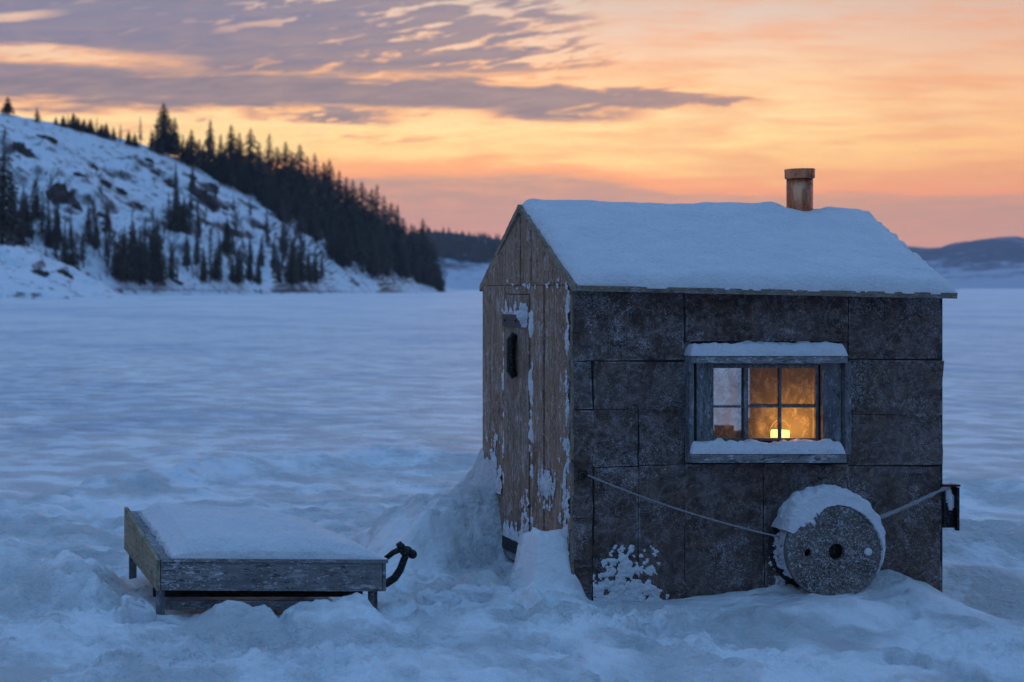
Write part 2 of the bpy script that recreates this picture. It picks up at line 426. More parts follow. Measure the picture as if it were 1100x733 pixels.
# --- clouds
A = b.ss(98, 70, V + (n_f-.5)*30)
solid = b.ss(430, 170, U + (n_a-.5)*230 - V*.9)
mack = b.ss(.42, .56, n_m*.85 + n_f*.15 + b.ss(640, 330, U - V*.4)*.07)*b.ss(690, 540, U - V*.5 + (n_b-.5)*120)
mA = A*(solid*(.60+.40*b.ss(.38,.52,n_f*.6+n_m*.4))).max(mack*.85*A)
hole = b.ss(17, 3, (V - 57 - U*.05 + (n_f-.5)*26).abs()) * b.ss(330, 20, U + (n_b-.5)*150)
hole2 = b.ss(9, 1, (V - 20 + U*.10 + (n_f-.5)*20).abs()) * b.ss(120, 0, U)
mA = mA*(1 - hole.max(hole2*.8)*b.ss(.34,.52,n_f*.6+n_m*.4))
Vc = 91. + U*.022
ht = b.ss(860, 420, U)*22. + b.ss(850, 790, U)*5.
mB = b.ss(-.20, .75, (1. - (V - Vc + (n_f-.5)*52. + (n_b-.5)*16. + (n_m-.5)*12.).abs()/ht))*b.ss(850, 770, U)
mB = mB*(.30+.70*b.ss(.34, .50, n_f*.5 + n_m*.5 + b.ss(560,60,U)*.14))
lobe = b.ss(-.2, .8, 1. - (V - 118. + (n_f-.5)*46. + (n_b-.5)*24.).abs()/17.) * b.ss(740, 620, U)*b.ss(470, 570, U)*b.ss(.34,.50,n_f*.5+n_b*.5)
c2 = b.ss(-.1, 1., 1. - (V - 122. - (U-330.)*.04 + (n_f-.5)*44. + (n_m-.5)*26.).abs()/12.) * b.ss(470, 370, U)*b.ss(215, 310, U)*b.ss(.42,.54,n_b*.5+n_m*.5)
c3 = b.ss(.54, .66, n_f*.6+n_m*.4)*b.ss(620,380,U)*b.ss(172,135,V)*b.ss(112,126,V)*.7
m = mA.max(mB).max(lobe*.9).max(c2*.9).max(c3)
edge = b.ss(.02, .40, m); core = b.ss(.18, .85, m)
warm = b.mix(b.ss(-20, 90, V), lin(212,180,160), lin(244,164,108))
dark = b.mix(b.ss(0, 120, V), lin(116,116,136), lin(120,110,120))
dark = b.mix(b.ss(.40,.60,n_f*.4+n_e*.3+n_m*.3)*.50, dark, lin(172,142,134))
dark = b.mix(b.ss(560,60,U)*b.ss(95,15,V)*.45, dark, lin(112,116,146))
dark = b.mix(b.ss(560,820,U)*.5, dark, lin(176,132,112))
sky = b.mix(edge*.72, base, warm); sky = b.mix(core*.97, sky, dark)
# low rose bank
top = 186. + b.ss(600, 790, U)*22.
d = V - top + (n_f-.5)*44. + (n_b-.5)*12.
mC = b.ss(-3, 9, d)
rose = b.mix(b.ss(560, 900, U), lin(172,132,120), lin(192,142,112))
rose = b.mix(b.ss(205, 285, V), rose, b.mix(b.ss(500,1000,U), lin(206,138,114), lin(206,148,118)))
rose = b.mix(b.ss(.5,.68,n_c)*.4, rose, lin(220,150,112))
sky = b.mix(b.ss(-20, -1, d)*(1-b.ss(0,10,d))*.75, sky, lin(250,150,92))
rose = b.mix(b.ss(.42,.58,n_e*.5+n_f*.5)*.55*b.ss(285,195,V), rose, lin(224,152,112))
sky = b.mix(mC*.88, sky, rose)
# blue twilight dome overhead and behind
front = b.ss(-.50, .70, dy/r_.max(.001)) * b.ss(.90, .30, dz)
dome = b.ramp(dz, [(0, (.125,.098,.125)), (.15, (.090,.098,.155)), (.45, (.134,.250,.455)), (1, (.176,.398,.775))])
sky = b.mix(front, dome, sky)
bg = b.n('ShaderNodeBackground'); b.put(bg.inputs[0], sky); bg.inputs[1].default_value = 1.18
st = b.n('ShaderNodeTexSky', sky_type='NISHITA'); st.sun_disc = False
SUN_EL = R(2.0)
st.sun_elevation = SUN_EL; st.sun_rotation = GLOW_AZ; st.dust_density = 2.0; st.ozone_density = 3.0
bg2 = b.n('ShaderNodeBackground'); b.L(st.outputs[0], bg2.inputs[0]); bg2.inputs[1].default_value = .01
ad = b.n('ShaderNodeAddShader'); b.L(bg.outputs[0], ad.inputs[0]); b.L(bg2.outputs[0], ad.inputs[1])
b.out(ad.outputs[0], typ='ShaderNodeOutputWorld')
ld = bpy.data.lights.new('sun', 'SUN'); ld.energy = .22; ld.angle = R(12); ld.color = (1,.62,.36)
lo = bpy.data.objects.new('sun', ld); COL.objects.link(lo)
sd = Vector((math.sin(GLOW_AZ)*math.cos(SUN_EL), math.cos(GLOW_AZ)*math.cos(SUN_EL), math.sin(SUN_EL)))
lo.rotation_euler = sd.to_track_quat('Z', 'Y').to_euler(); lo.location = (0, 0, 60)

# ------------------------------------------------------------------ snow ground and lake
YF, YBK, XA, XC = 8.65, 10.235, 3.264, 5.345       # hut: front plane, back plane, left and right
def ground_h(X, Y):
    Yb = np.interp(X, [-14,-4,0,1.3,2.6,4,6,8,11,16], [10.5,11.5,12.4,13.9,15.3,15.9,15.2,13.6,12.2,11])
    d = Yb - Y + .35*fbm(X*.9, Y*.5, 3, 5)
    s = sstep(-.55, .12, d)
    lip = np.exp(-((d-.1)/.35)**2)
    z = -.25 + .25*s + .125*lip*(1+.35*noise2(X*.9, Y*.9, 8))*(.35+.65*sstep(.3,2.2,X))
    # lake surface: wind ripples
    lake = 1-s
    sas = 1-np.abs(fbm(X*.32+Y*.05, Y*.8, 3, 25))
    z = z + lake*.035*(sas-.6)*sstep(70,20,Y)*sstep(-.5,-2.5,d)
    z = z + lake*(.035*fbm(X*.28, Y*.9, 4, 21) + .03*noise2(X*.06, Y*.16, 22))*np.clip(30/np.maximum(Y,1),.15,1)
    near = sstep(30, 17, Y)
    # soft undulations, wind drifts running to the left edge, trodden lumps
    z = z + near*s*(.055*fbm(X*.55, Y*.75, 3, 31))*(.45+.55*sstep(12,9,Y))
    dr = noise2(X*.45+.5*Y*.2, Y*1.7-X*.5, 35)
    z = z + near*s*.035*np.abs(dr)*sstep(3.2, .6, X)
    rid = 1-np.abs(fbm(X*1.9, Y*2.3, 3, 41))
    tread = sstep(8.6, 10.5, Y)*sstep(4.2, 2.6, X)*s*(.35+.65*sstep(13.5,11.0,Y))
    tread = np.maximum(tread, .8*sstep(9.2, 8.9, Y)*sstep(1.9,2.3,X)*sstep(3.5,2.9,X))
    z = z + tread*(.060*(rid-.6) + .040*fbm(X*4.2, Y*4.2, 3, 43))
    z = z + near*s*(.040*fbm(X*2.6, Y*3.2, 3, 51) + (.050*np.abs(fbm(X*5.0, Y*6.0, 5, 61, .58)) + .026*fbm(X*13, Y*13, 4, 63, .55))*(.14+1.25*np.clip(noise2(X*1.1,Y*1.3,66)+.22,0,1))*(.25+.75*sstep(10.2,8.9,Y)))
    lum = np.clip(fbm(X*2.6, Y*2.6, 3, 71), 0, 2)
    z = z + near*s*.04*lum*sstep(8.45, 8.0, Y)
    # trodden rolling foreground in front of the hut
    z = z + .035*np.clip(noise2(X*1.5, Y*1.5, 77)+.1, 0, 1)*sstep(8.5,8.2,Y)*sstep(2.6,3.4,X)*near
    rough = fbm(X*5, Y*5, 4, 81)
    rough2 = fbm(X*2.2, Y*2.2, 3, 85)
    # drift against the gable: tall pile with a dug face
    T = np.interp(X, [2.30,2.45,2.60,2.76,3.05,3.16,3.22,3.28,3.36,3.5], [0,.07,.25,.38,.41,.48,.57,.71,.6,.2])
    Yfc = np.interp(X, [2.3,2.6,2.9,3.264], [9.55,9.60,9.70,9.86]) + .025*rough + .05*rough2
    face = sstep(-.16, .20, Y-Yfc)
    backf = sstep(1.5, .35, Y-Yfc)
    T = np.maximum(T + .014*rough*sstep(.05,.2,T) + .05*rough2*sstep(.05,.2,T), 0)
    z = np.maximum(z, z*.6 + T*face*backf*(1+.06*rough))
    # pile beside the door, at the near corner
    T2 = np.interp(Y, [8.56,8.62,8.70,8.80,9.05,9.2,9.32,9.42], [0,.04,.30,.37,.33,.25,.12,0])
    T2 = T2 + .02*rough*(T2 > .03)
    dx_ = (XA - X)
    sx = sstep(.27, .15, dx_ + .05*rough + .09*sstep(8.9,9.3,Y)) * sstep(-.10, -.01, dx_)
    top2 = T2*sx
    z = np.maximum(z, z*.5 + top2)
    # small lumps under the door and along the path
    for (px, py, Yc, r, hh) in ((468,640,8.75,.13,.09),(512,632,8.95,.17,.10),(540,640,8.72,.11,.07),(455,655,8.5,.10,.05),(425,668,8.25,.16,.07),(590,640,8.55,.22,.07)):
        xc = PX(px, Yc); q = ((X-xc)**2+(Y-Yc)**2*1.3)/r**2
        z = z + hh*np.exp(-q**1.5)*(1+.3*rough)
    # drift along the front wall and round the reel
    Xp = X
    T3 = np.interp(Xp, [PX(605,YF),PX(640,YF),PX(690,YF),PX(760,YF),PX(830,YF),PX(880,YF),PX(925,YF),PX(955,YF),PX(975,YF),PX(995,YF),PX(1013,YF),PX(1040,YF)],
                   [0,.0,.01,.045,.09,.11,.16,.20,.17,.09,-.02,-.06])
    z = z + T3*np.exp(-(np.clip(8.62-Y,0,9)/.42)**2)*sstep(9.6,8.9,Y) * (1+.15*rough)
    xc = PX(893, 8.2); q = ((X-xc)/.34)**2+((Y-8.17)/.17)**2
    z = z + .085*np.exp(-q**1.3)
    # far right: hollow beside the hut and the drift behind it
    q = ((X-5.62)/.34)**2 + ((Y-8.95)/.55)**2
    z = z - .10*np.exp(-q**1.2)
    q = ((X-6.0+ (Y-9)*.25)/.35)**2 + ((Y-9.3)/.9)**2
    z = z + .10*np.exp(-q)
    # dents trodden into the snow round the hut
    rd = np.random.default_rng(17)
    for i in range(46):
        xc = rd.uniform(.3, 5.9); yc = rd.uniform(6.9, 8.3); an_ = rd.uniform(-.7,.7); L_ = rd.uniform(.09,.15); W_ = rd.uniform(.05,.075); dp = rd.uniform(.018,.045)
        if i % 3 == 0: xc, yc = rd.uniform(1.9, 3.1), rd.uniform(8.3, 9.4)
        u_ = (X-xc)*math.cos(an_)+(Y-yc)*math.sin(an_); v_ = -(X-xc)*math.sin(an_)+(Y-yc)*math.cos(an_)
        q = np.sqrt((u_/W_)**2+(v_/L_)**2) + .25*rough
        z = z - dp*np.exp(-np.clip(q,0,9)**4) + dp*.45*np.exp(-((q-1.35)/.30)**2)
    # bank in front of the platform, notched
    Yk = 7.93
    T4 = np.interp(X, [PX(p, Yk) for p in (150,195,215,232,262,288,296,303,309,330,372,398,412,440)],
                   [.0,.02,.05,.095,.115,.11,.06,.03,.08,.125,.14,.12,.05,0])
    z = np.maximum(z, T4*(1+.30*rough+.15*rough2)*sstep(7.25, 7.85, Y)*sstep(8.16, 8.03, Y) + z*.75)
    # heaped snow left of the platform
    for (xc, yc, rx, ry, hh) in ((.50,8.9,.22,.30,.20),(.36,8.55,.30,.18,.14),(.1,9.2,.4,.25,.10),(-.2,8.3,.5,.3,.10),(.2,7.7,.7,.25,.06)):
        q = ((X-xc)/rx)**2+((Y-yc)/ry)**2
        z = z + hh*np.exp(-q**1.2)*(1+.35*rough)
    # clear under the platform
    inb = sstep(.70,.80,X)*sstep(2.15,2.02,X)*sstep(8.02,8.15,Y)*sstep(9.5,9.2,Y)
    z = z*(1-inb) + np.minimum(z, .02+.3*z)*inb
    return z
def axis(parts):
    out = []
    for a, b_, n in parts: out.append(np.linspace(a, b_, n, endpoint=False))
    return np.concatenate(out + [[parts[-1][1]]])
gx = np.concatenate([-np.geomspace(6000, 2.0, 70), axis([(-1.98, -.3, 60), (-.3, 6.6, 620), (6.6, 11.5, 120)]), np.geomspace(11.7, 6000, 70)])
gy = np.concatenate([np.linspace(-30, 4.8, 40), axis([(5, 6.6, 50), (6.6, 10.6, 380), (10.6, 17, 200)]), np.geomspace(17.04, 9000, 260)])
GX, GY = np.meshgrid(gx, gy)
GZ = ground_h(GX, GY)
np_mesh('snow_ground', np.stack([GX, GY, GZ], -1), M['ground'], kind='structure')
def gh(x, y): return float(ground_h(np.array([x]), np.array([y]))[0])

# ------------------------------------------------------------------ hills
def crag(X, Y, s=1.0):
    c = fbm(X*.03, Y*.03, 5, 91, .55)
    st = np.abs(noise2(X*.045, Y*.06, 95))
    c2 = fbm(X*.11, Y*.11, 4, 93)
    return s*(c*3.0 + 1.6*sstep(.02, .22, st) + 1.9*np.abs(c2) - 1.9)
HU = [-.45,-.2,-.06, .003,.040,.064,.095,.125,.155,.186,.216,.247,.277,.293,.31]
HV = [ 120, 105, 112, 119, 131, 141, 156, 172, 194, 218, 242, 268, 296, 308, 316]
def hill_pt(u, t):
    u = np.asarray(u, float); t = np.asarray(t, float)
    Ys = np.interp(u, [-.45,-.1,0,.10,.18,.25,.30,.34], [300,320,335,370,410,500,640,760])
    W = np.interp(u, [-.45,0,.12,.22,.30], [150,130,125,110,60])
    Y = Ys + W*t
    Hr = (YP - np.interp(u, HU, HV))*(Ys+W)/F
    prof = np.where(t < 1, .012*sstep(0,.06,t) + .988*np.clip((t-.05)/.95,0,1)**.84, 1 - .35*np.clip(t-1,0,2)**1.3)
    X = u*Y
    a = sstep(.02,.25,t)*np.clip(Hr/25,0,1)*np.where(t>.82, .35, 1)
    Z = np.maximum(Hr,-3)*prof + a*crag(X, Y) - .25 + CH*np.clip(t,0,1)
    Z = np.where(t <= 0, -.6, Z)
    return X, Y, Z
uu = np.linspace(-.45, .335, 380); tt = np.concatenate([np.linspace(-.02, 1.05, 170), np.linspace(1.07, 2.2, 20)])
UU, TT = np.meshgrid(uu, tt)
np_mesh('wooded_hill', np.stack(hill_pt(UU, TT), -1), M['hill'], kind='structure')
def hill_at(px, py):
    u = (px-XP)/F; ts = np.linspace(.0, 1.0, 400)
    X, Y, Z = hill_pt(np.full_like(ts, u), ts)
    v = YP - (Z-CH)/Y*F
    i = int(np.argmin(np.abs(v-py)))
    return X[i], Y[i], Z[i]
# snowy spur on the near shore, at the left
def spur(u, t):
    Y = 250 + 55*t; X = u*Y
    hpx = np.interp(u, [-.3,-.1,-.01,.006,.03,.045,.06,.075,.083,.1], [45,58,55,52,40,28,16,7,0,-3])
    Z = hpx*290/F*np.sin(np.clip(t,0,1)*np.pi/2)**.8*np.where(t>1, 1-.6*(t-1), 1)
    Z = Z + np.clip(hpx/25,0,1)*sstep(.1,.4,t)*(1.1*fbm(X*.12,Y*.12,4,131) + 1.5*sstep(.0,.14,noise2(X*.11,Y*.09,133)))
    return X, Y, np.where(t<=0, -.6, Z)
UU, TT = np.meshgrid(np.linspace(-.3,.1,220), np.linspace(-.03,1.8,90))
np_mesh('shore_bank', np.stack(spur(UU,TT),-1), M['hill'], kind='structure')
# farther hill behind, and the mountains at the right
def ridge_mesh(name, px, py, Y0, Y1, mat, nu=240, nt=50, bump=1.0, seed=0):
    u = np.linspace((px[0]-XP)/F, (px[-1]-XP)/F, nu); t = np.linspace(-.02, 1.6, nt)
    UU, TT = np.meshgrid(u, t)
    Y = Y0 + (Y1-Y0)*TT; X = UU*Y
    H = (YP - np.interp(UU*F+XP, px, py))*Y1/F
    Z = CH + H*np.where(TT<1, np.clip(TT,0,1)**.8, 1-.4*(TT-1))
    k = bump*np.clip(H/40,0,1)
    Z = Z + k*(fbm(X*.006, Y*.006, 5, seed)*10*(Y1/1500)**.5)*sstep(0,.3,TT)*np.where(TT>.85,.5,1)
    Z = np.where(TT<=0, -.8, Z)
    return np_mesh(name, np.stack([X,Y,Z],-1), mat, kind='structure')
ridge_mesh('distant_hill', [380,440,465,490,515,540,600,700,800,900,980,1030], [262,254,252,253,256,259,264,272,284,296,304,311], 1150, 1600, M['farwood'], seed=201)
ridge_mesh('mountains', [700,850,940,985,1010,1035,1060,1085,1110,1160,1300,1500], [276,270,267,266.5,265,259,255,254.5,257,262,270,290], 3300, 4300, M['farmount'], seed=211)
ridge_mesh('mountain_foothill', [860,960,1000,1030,1060,1090,1130,1200,1350], [300,298,296,294,291,286,279,274,290], 2400, 2900, M['farmount'], seed=221, bump=.7)
# far-off wood on the distant hill: one mass of small spruces
mb = MB(); rw = random.Random(3)
for i in range(420):
    px = rw.uniform(440, 560); k = rw.random()**.8
    u = (px-XP)/F; Y = 1600 - k*260
    ridge = np.interp(px, [380,440,465,490,515,540,600], [262,254,252,253,256,259,264])
    H = (YP-ridge)*1600/F; t = (Y-1150)/450
    z = CH + H*t**.8 - 3; h = rw.uniform(7, 13); x = u*Y; r = h*.2
    for s_ in range(3):
        zz = z + h*(.1+.28*s_); rr = r*(1-.27*s_)
        vs = [(x+rr*math.cos(a+s_), Y+rr*math.sin(a+s_), zz) for a in np.linspace(0, 2*math.pi, 6)[:-1]] + [(x, Y, zz+h*.42)]
        mb.add(vs, [(q, (q+1)%5, 5) for q in range(5)])
wd = mb.build('distant_wood', M['needle'], recalc=False); wd['kind'] = 'stuff'
tag(wd, 'dark far-off spruce wood topping the distant hill beside the hut', 'wood')

# ------------------------------------------------------------------ trees
def conifer_mesh(h, width, seed, dens=1.0, droop=.35, ragged=.3, bare=.1):
    r = random.Random(seed); mb = MB()
    z = h*bare; wh = 0
    while z < h*.985:
        f = (z - h*bare)/(h*(1-bare))
        rad = width*(1-f)**.72*(.62+.38*math.sin(min(1, f*5+.3)*math.pi/2))
        nb = max(4, int(9*dens*(1-f*.5)))
        a0 = r.random()*6.28
        for k in range(nb):
            if r.random() < ragged*.45: continue
            a = a0 + 6.283*k/nb + r.uniform(-.3,.3); L = rad*r.uniform(1-ragged, 1+ragged*.6) + .12
            ca, sa = math.cos(a), math.sin(a)
            segs = 3
            for s_ in range(segs):
                d0, d1 = L*s_/segs, L*(s_+1.25)/segs
                for side in (-1, 1):
                    ww = L*.34*(1-.25*s_)*r.uniform(.6,1.3)
                    j = lambda q: r.uniform(-q, q)*L*.1
                    z0 = z - droop*d0*(.6+.5*d0/max(L,.1)); z1 = z - droop*d1*(.6+.5*d1/max(L,.1))
                    p0 = (ca*d0, sa*d0, z0 + .05*L); p1 = (ca*d1+j(1), sa*d1+j(1), z1 + .1*L*r.random())
                    m_ = (d0*.4+d1*.6)
                    p2 = (ca*m_ - sa*ww*side, sa*m_ + ca*ww*side, (z0+z1)/2 - L*.14*r.uniform(.3,1.6))
                    mb.add([p0, p1, p2], [(0,1,2)])
        z += h*.030/dens*r.uniform(.75,1.25)*(1.15-f*.5)
    mb.tube([(0,0,h*.9),(0,0,h*1.0)], [.10, .01], 4)
    me = bpy.data.meshes.new('crown'); me.from_pydata(mb.v, [], mb.f); return me
def trunk_mesh(h, r0):
    mb = MB(); mb.tube([(0,0,-1.2),(.03,0,h*.3),(-.02,.02,h*.65),(0,0,h*.93)], [r0, r0*.8, r0*.5, r0*.12], 7)
    me = bpy.data.meshes.new('trunk'); me.from_pydata(mb.v, [], mb.f); return me
def bare_mesh(h, seed):
    r = random.Random(seed); mb = MB()
    def grow(p, d, L, rad, lev):
        pts = [p]; q = Vector(p)
        dd = Vector(d)
        for i in range(3):
            dd = (dd + Vector((r.uniform(-.15,.15), r.uniform(-.15,.15), .08))).normalized(); q = q + dd*L/3; pts.append(q.copy())
        mb.tube(pts, [rad, rad*.8, rad*.6, rad*.3], 3, cap=False)
        if lev < 3:
            for k in range(6 if lev == 0 else 4):
                f = r.uniform(.25, 1.0) if lev else r.uniform(.2,1)
                i = min(2, int(f*3)); pp = pts[i].lerp(pts[i+1], f*3-i)
                a = r.random()*6.28; nd = (dd*1.0 + Vector((math.cos(a), math.sin(a), .35))*.8).normalized()
                grow(pp, nd, L*r.uniform(.35,.55), rad*.5, lev+1)
    grow(Vector((0,0,-.8)), Vector((0,0,1)), h*.8, .17+h*.008, 0)
    me = bpy.data.meshes.new('branches'); me.from_pydata(mb.v, [], mb.f); return me
protos = []
specs = [(12, 2.3, 1.15, .40, .25, .06), (12, 1.75, 1.1, .45, .35, .08), (12, 1.45, 1.0, .5, .45, .12), (12, 2.7, 1.1, .35, .4, .10), (12, 2.0, 1.2, .42, .3, .04), (12, 1.25, .8, .55, .6, .2)]
for i, (h, wdt, dn, dr_, rg, br) in enumerate(specs):
    cm = conifer_mesh(h, wdt, 100+i, dn, dr_, rg, br); cm.materials.append(M['needle'] if i % 3 else M['needle_warm'])
    tm = trunk_mesh(h, .2); tm.materials.append(M['bark']); protos.append((cm, tm, h))
bares = []
for i in range(4):
    bm_ = bare_mesh(9, 300+i); bm_.materials.append(M['twig']); bares.append(bm_)
tr_r = random.Random(11)
NT_ = [0]
def spruce(px, py, hpx, label, group, kind=None, wide=1.0, name='spruce_tree', at=None):
    x, y, z = at if at else hill_at(px, py)
    k = tr_r.randrange(len(protos)) if kind is None else kind
    cm, tm, h0 = protos[k]; s = hpx*y/F/h0
    t_ = thing(name, label, 'spruce tree', (x, y, z-.2), group)
    ws = s*wide*1.4*tr_r.uniform(.85,1.2)
    t_.scale = (ws, ws, s); t_.rotation_euler = (tr_r.uniform(-.03,.03), tr_r.uniform(-.03,.03), tr_r.uniform(0,6.28))
    for nm, me in (('crown', cm), ('trunk', tm)):
        o = bpy.data.objects.new(nm, me); COL.objects.link(o); o.parent = t_
def bare(px, py, hpx, label, group, at=None):
    x, y, z = at if at else hill_at(px, py)
    me = tr_r.choice(bares); s = hpx*y/F/9
    o = bpy.data.objects.new('bare_tree', me); COL.objects.link(o); o.location = (x, y, z-.2)
    o.scale = (s*1.1, s*1.1, s); o.rotation_euler = (0, 0, tr_r.uniform(0, 6.28)); tag(o, label, 'bare tree', group)
# marked individuals
spruce(177, 157, 55, 'tallest dark spruce standing up from the hill ridge against the sky', None, 0, 1.15)
spruce(187, 159, 44, 'ragged spruce close on the right of the tallest ridge spruce', None, 3, .7)
spruce(2, 262, 128, 'very tall dark spruce cut by the left edge of the view', None, 1, .75)
spruce(8, 121, 19, 'small bushy spruce at the far left end of the ridge top', None, 3, 1.5)
spruce(40, 131, 17, 'small thin brownish spruce alone on the ridge top near the left', None, 2, 1.4)
spruce(151, 151, 31, 'thin see-through spruce on the ridge just left of the tallest one', None, 5, .9)
G1 = 'spruces along the ridge left of the forest'; L1 = 'small dark spruce on the bare left part of the hill ridge'
for px, hp in ((60,9),(68,12),(73,15),(79,17),(84,14),(90,13),(97,15),(104,18),(109,13),(114,16),(122,14),(129,19),(138,15),(145,14),(163,24),(170,20),(196,28),(201,22),(205,36),(214,30),(219,26)):
    spruce(px, float(np.interp((px-XP)/F, HU, HV))+3, hp*1.1, L1, G1, wide=1.3)
G2 = 'spruces on the skyline of the forest'; L2 = 'dark spruce standing in the skyline of the sloping forest'
for px, ty in ((225,126),(236,142),(249,132),(258,140),(268,136),(279,150),(288,141),(298,156),(306,150),(314,160),(321,153),(331,166),(341,162),(348,172),(354,169),(364,181),(372,188),(379,191),(390,193),(398,201),(405,196),(413,208),(420,216),(427,218),(434,232),(441,239),(446,240),(452,233),(459,247),(466,258)):
    by = float(np.interp((px-XP)/F, HU, HV))+4
    spruce(px, by, by-ty, L2, G2, kind=tr_r.choice((0,1,3,4,0)), wide=.78 if by-ty > 30 else 1.0)
G3 = 'spruces filling the forest slope'; L3 = 'dark spruce packed in among the forest on the right part of the hill'
k = 0
while k < 150:
    px = tr_r.uniform(228, 474); rt = float(np.interp((px-XP)/F, HU, HV))
    lo_ = np.interp(px, [225,260,290,330,370,400,440,475], [176,196,228,262,288,296,303,307])
    py = tr_r.uniform(rt+4, max(lo_, rt+8))
    if 325 < px < 352 and 250 < py < 285 and tr_r.random() < .8: continue
    spruce(px, py, tr_r.uniform(26, 46)*np.interp(px,[230,400,440,475],[.85,1,.8,.45]), L3, G3, wide=tr_r.uniform(.75,1.1)); k += 1
G4 = 'scattered spruces on the snowy slope'; L4 = 'dark spruce scattered on the open snowy part of the hillside'
for px, py, hp in ((12,255,70),(22,268,62),(35,262,72),(44,250,48),(52,266,52),(62,258,44),(70,292,56),(80,296,44),(88,280,40),(95,262,46),(24,236,40),(60,236,34),(40,236,44),(30,290,40),(48,296,36),
                   (140,303,84),(133,300,60),(148,303,62),(156,304,74),(170,303,74),(163,301,50),(178,300,40),(190,250,64),(183,248,44),(197,252,44),(205,252,66),(213,254,50),(220,248,34),(226,304,64),(218,302,40),(232,300,36),
                   (243,272,40),(256,305,44),(262,272,40),(248,303,30),(267,300,32),(276,304,38),(287,262,46),(281,285,36),(294,290,38),(303,272,40),(300,303,36),(312,304,50),(322,305,56),(330,303,36),(339,305,40),(346,298,30),(190,201,34),(206,206,30),(232,214,20),(252,226,22),(268,232,24),(100,240,34),(116,250,30),(8,282,44),(16,248,40),(28,256,52),(58,268,40),(76,268,44),(104,268,40),(112,282,44),(122,292,48),(128,302,50),(144,286,50),(152,290,44),(166,288,50),(184,300,44),(200,286,40),(212,284,42),(236,286,40),(246,290,30),(270,282,34),(298,288,30),(316,288,34)):
    spruce(px + tr_r.uniform(-1.5,1.5), py, hp, L4, G4, wide=tr_r.uniform(.42,.66))
G5 = 'bare trees on the snowy slope'; L5 = 'leafless reddish grey tree on the lower snowy hillside'
for i in range(100):
    px = tr_r.uniform(15, 330); py = tr_r.uniform(250, 305) if px > 110 else tr_r.uniform(215, 300)
    bare(px, py, tr_r.choice((tr_r.uniform(9,18), tr_r.uniform(20, 46))), L5, G5)
for i in range(14):
    px = tr_r.uniform(395, 480); bare(px, tr_r.uniform(300, 307), tr_r.uniform(14, 30), 'leafless reddish tree at the foot of the forest by the shore', 'bare trees at the forest foot')

# dark rock showing through the snow of the hillside
M['rock'] = mat_plain('dark_hill_rock', (.075,.056,.050), .85, 0, .35, .8, .55)
def outcrop(px, py, wpx, hpx, seed, label, group=None, at=None):
    x, y, z = at or hill_at(px, py); rx, rz_ = wpx*y/F/2, hpx*y/F/2
    mb = MB(); n, m_ = 26, 16
    TH_, PH = np.meshgrid(np.linspace(0, 2*np.pi, n), np.linspace(0, np.pi, m_))
    d = 1 + .62*fbm(np.cos(TH_)*1.9+seed, np.sin(TH_)*1.9+PH*1.5, 5, seed, .6); d[:,-1] = d[:,0]
    mb.grid(np.stack([x+rx*d*np.sin(PH)*np.cos(TH_) - .25*rz_*np.cos(PH), y+rx*.55*d*np.sin(PH)*np.sin(TH_), z-.30*rz_+rz_*d*np.cos(PH) - .25*rx*np.sin(PH)*np.cos(TH_)], -1))
    o = mb.build('rock_outcrop', M['rock'], weld=True); tag(o, label, 'rock', group)
outcrop(24, 163, 26, 20, 3, 'large dark rock face near the top left of the snowy hill')
outcrop(50, 150, 22, 9, 5, 'flat dark rock just right of the large rock at the hill top left')
outcrop(68, 216, 40, 34, 7, 'biggest dark cliff in the middle of the left slope')
outcrop(215, 212, 36, 20, 9, 'reddish dark rock band high on the slope under the forest edge')
for i, (px, py, w_, h_) in enumerate(((85,188,12,6),(100,180,10,6),(112,196,14,7),(128,205,16,6),(150,222,12,8),(165,185,12,6),(180,198,14,8),(195,225,14,8),(240,225,12,7),(250,250,14,7),(160,172,9,5),(110,232,12,7),(140,252,10,6),(205,190,12,6),(228,200,14,7),(188,302,16,4),(280,245,10,6))):
    outcrop(px, py, w_, h_, 20+i, 'small dark rock breaking through the snow of the open hillside', 'small rocks on the hillside')
def bank_pt(px, t): return tuple(float(q) for q in spur(np.array((px-XP)/F), np.array(t)))
outcrop(44, 290, 20, 15, 61, 'pale edged rock at the foot of the snowy shore bank', None, bank_pt(44, .32))
outcrop(70, 281, 16, 11, 63, 'dark rock ledge on the right end of the snowy shore bank', None, bank_pt(70, .5))

# ------------------------------------------------------------------ fishing hut
HB = ((XA+XC)/2, (YF+YBK)/2, 0)
hut = thing('fishing_hut', 'small weathered fishing hut with snow covered roof, frosted sheet walls and one lamp lit window', 'fishing hut', HB)
YR = (YF+YBK)/2; ZR = 2.262; SL = .555        # ridge line and roof slope (underside)
def roofz(Y, X=XA): return ZR - abs(Y-YR)*SL - .020*(X-XA)
# window opening (sash) on front plane
wx0, wx1 = PX(763,YF), PX(879,YF); wz0, wz1 = PZ(474,YF), PZ(392,YF)
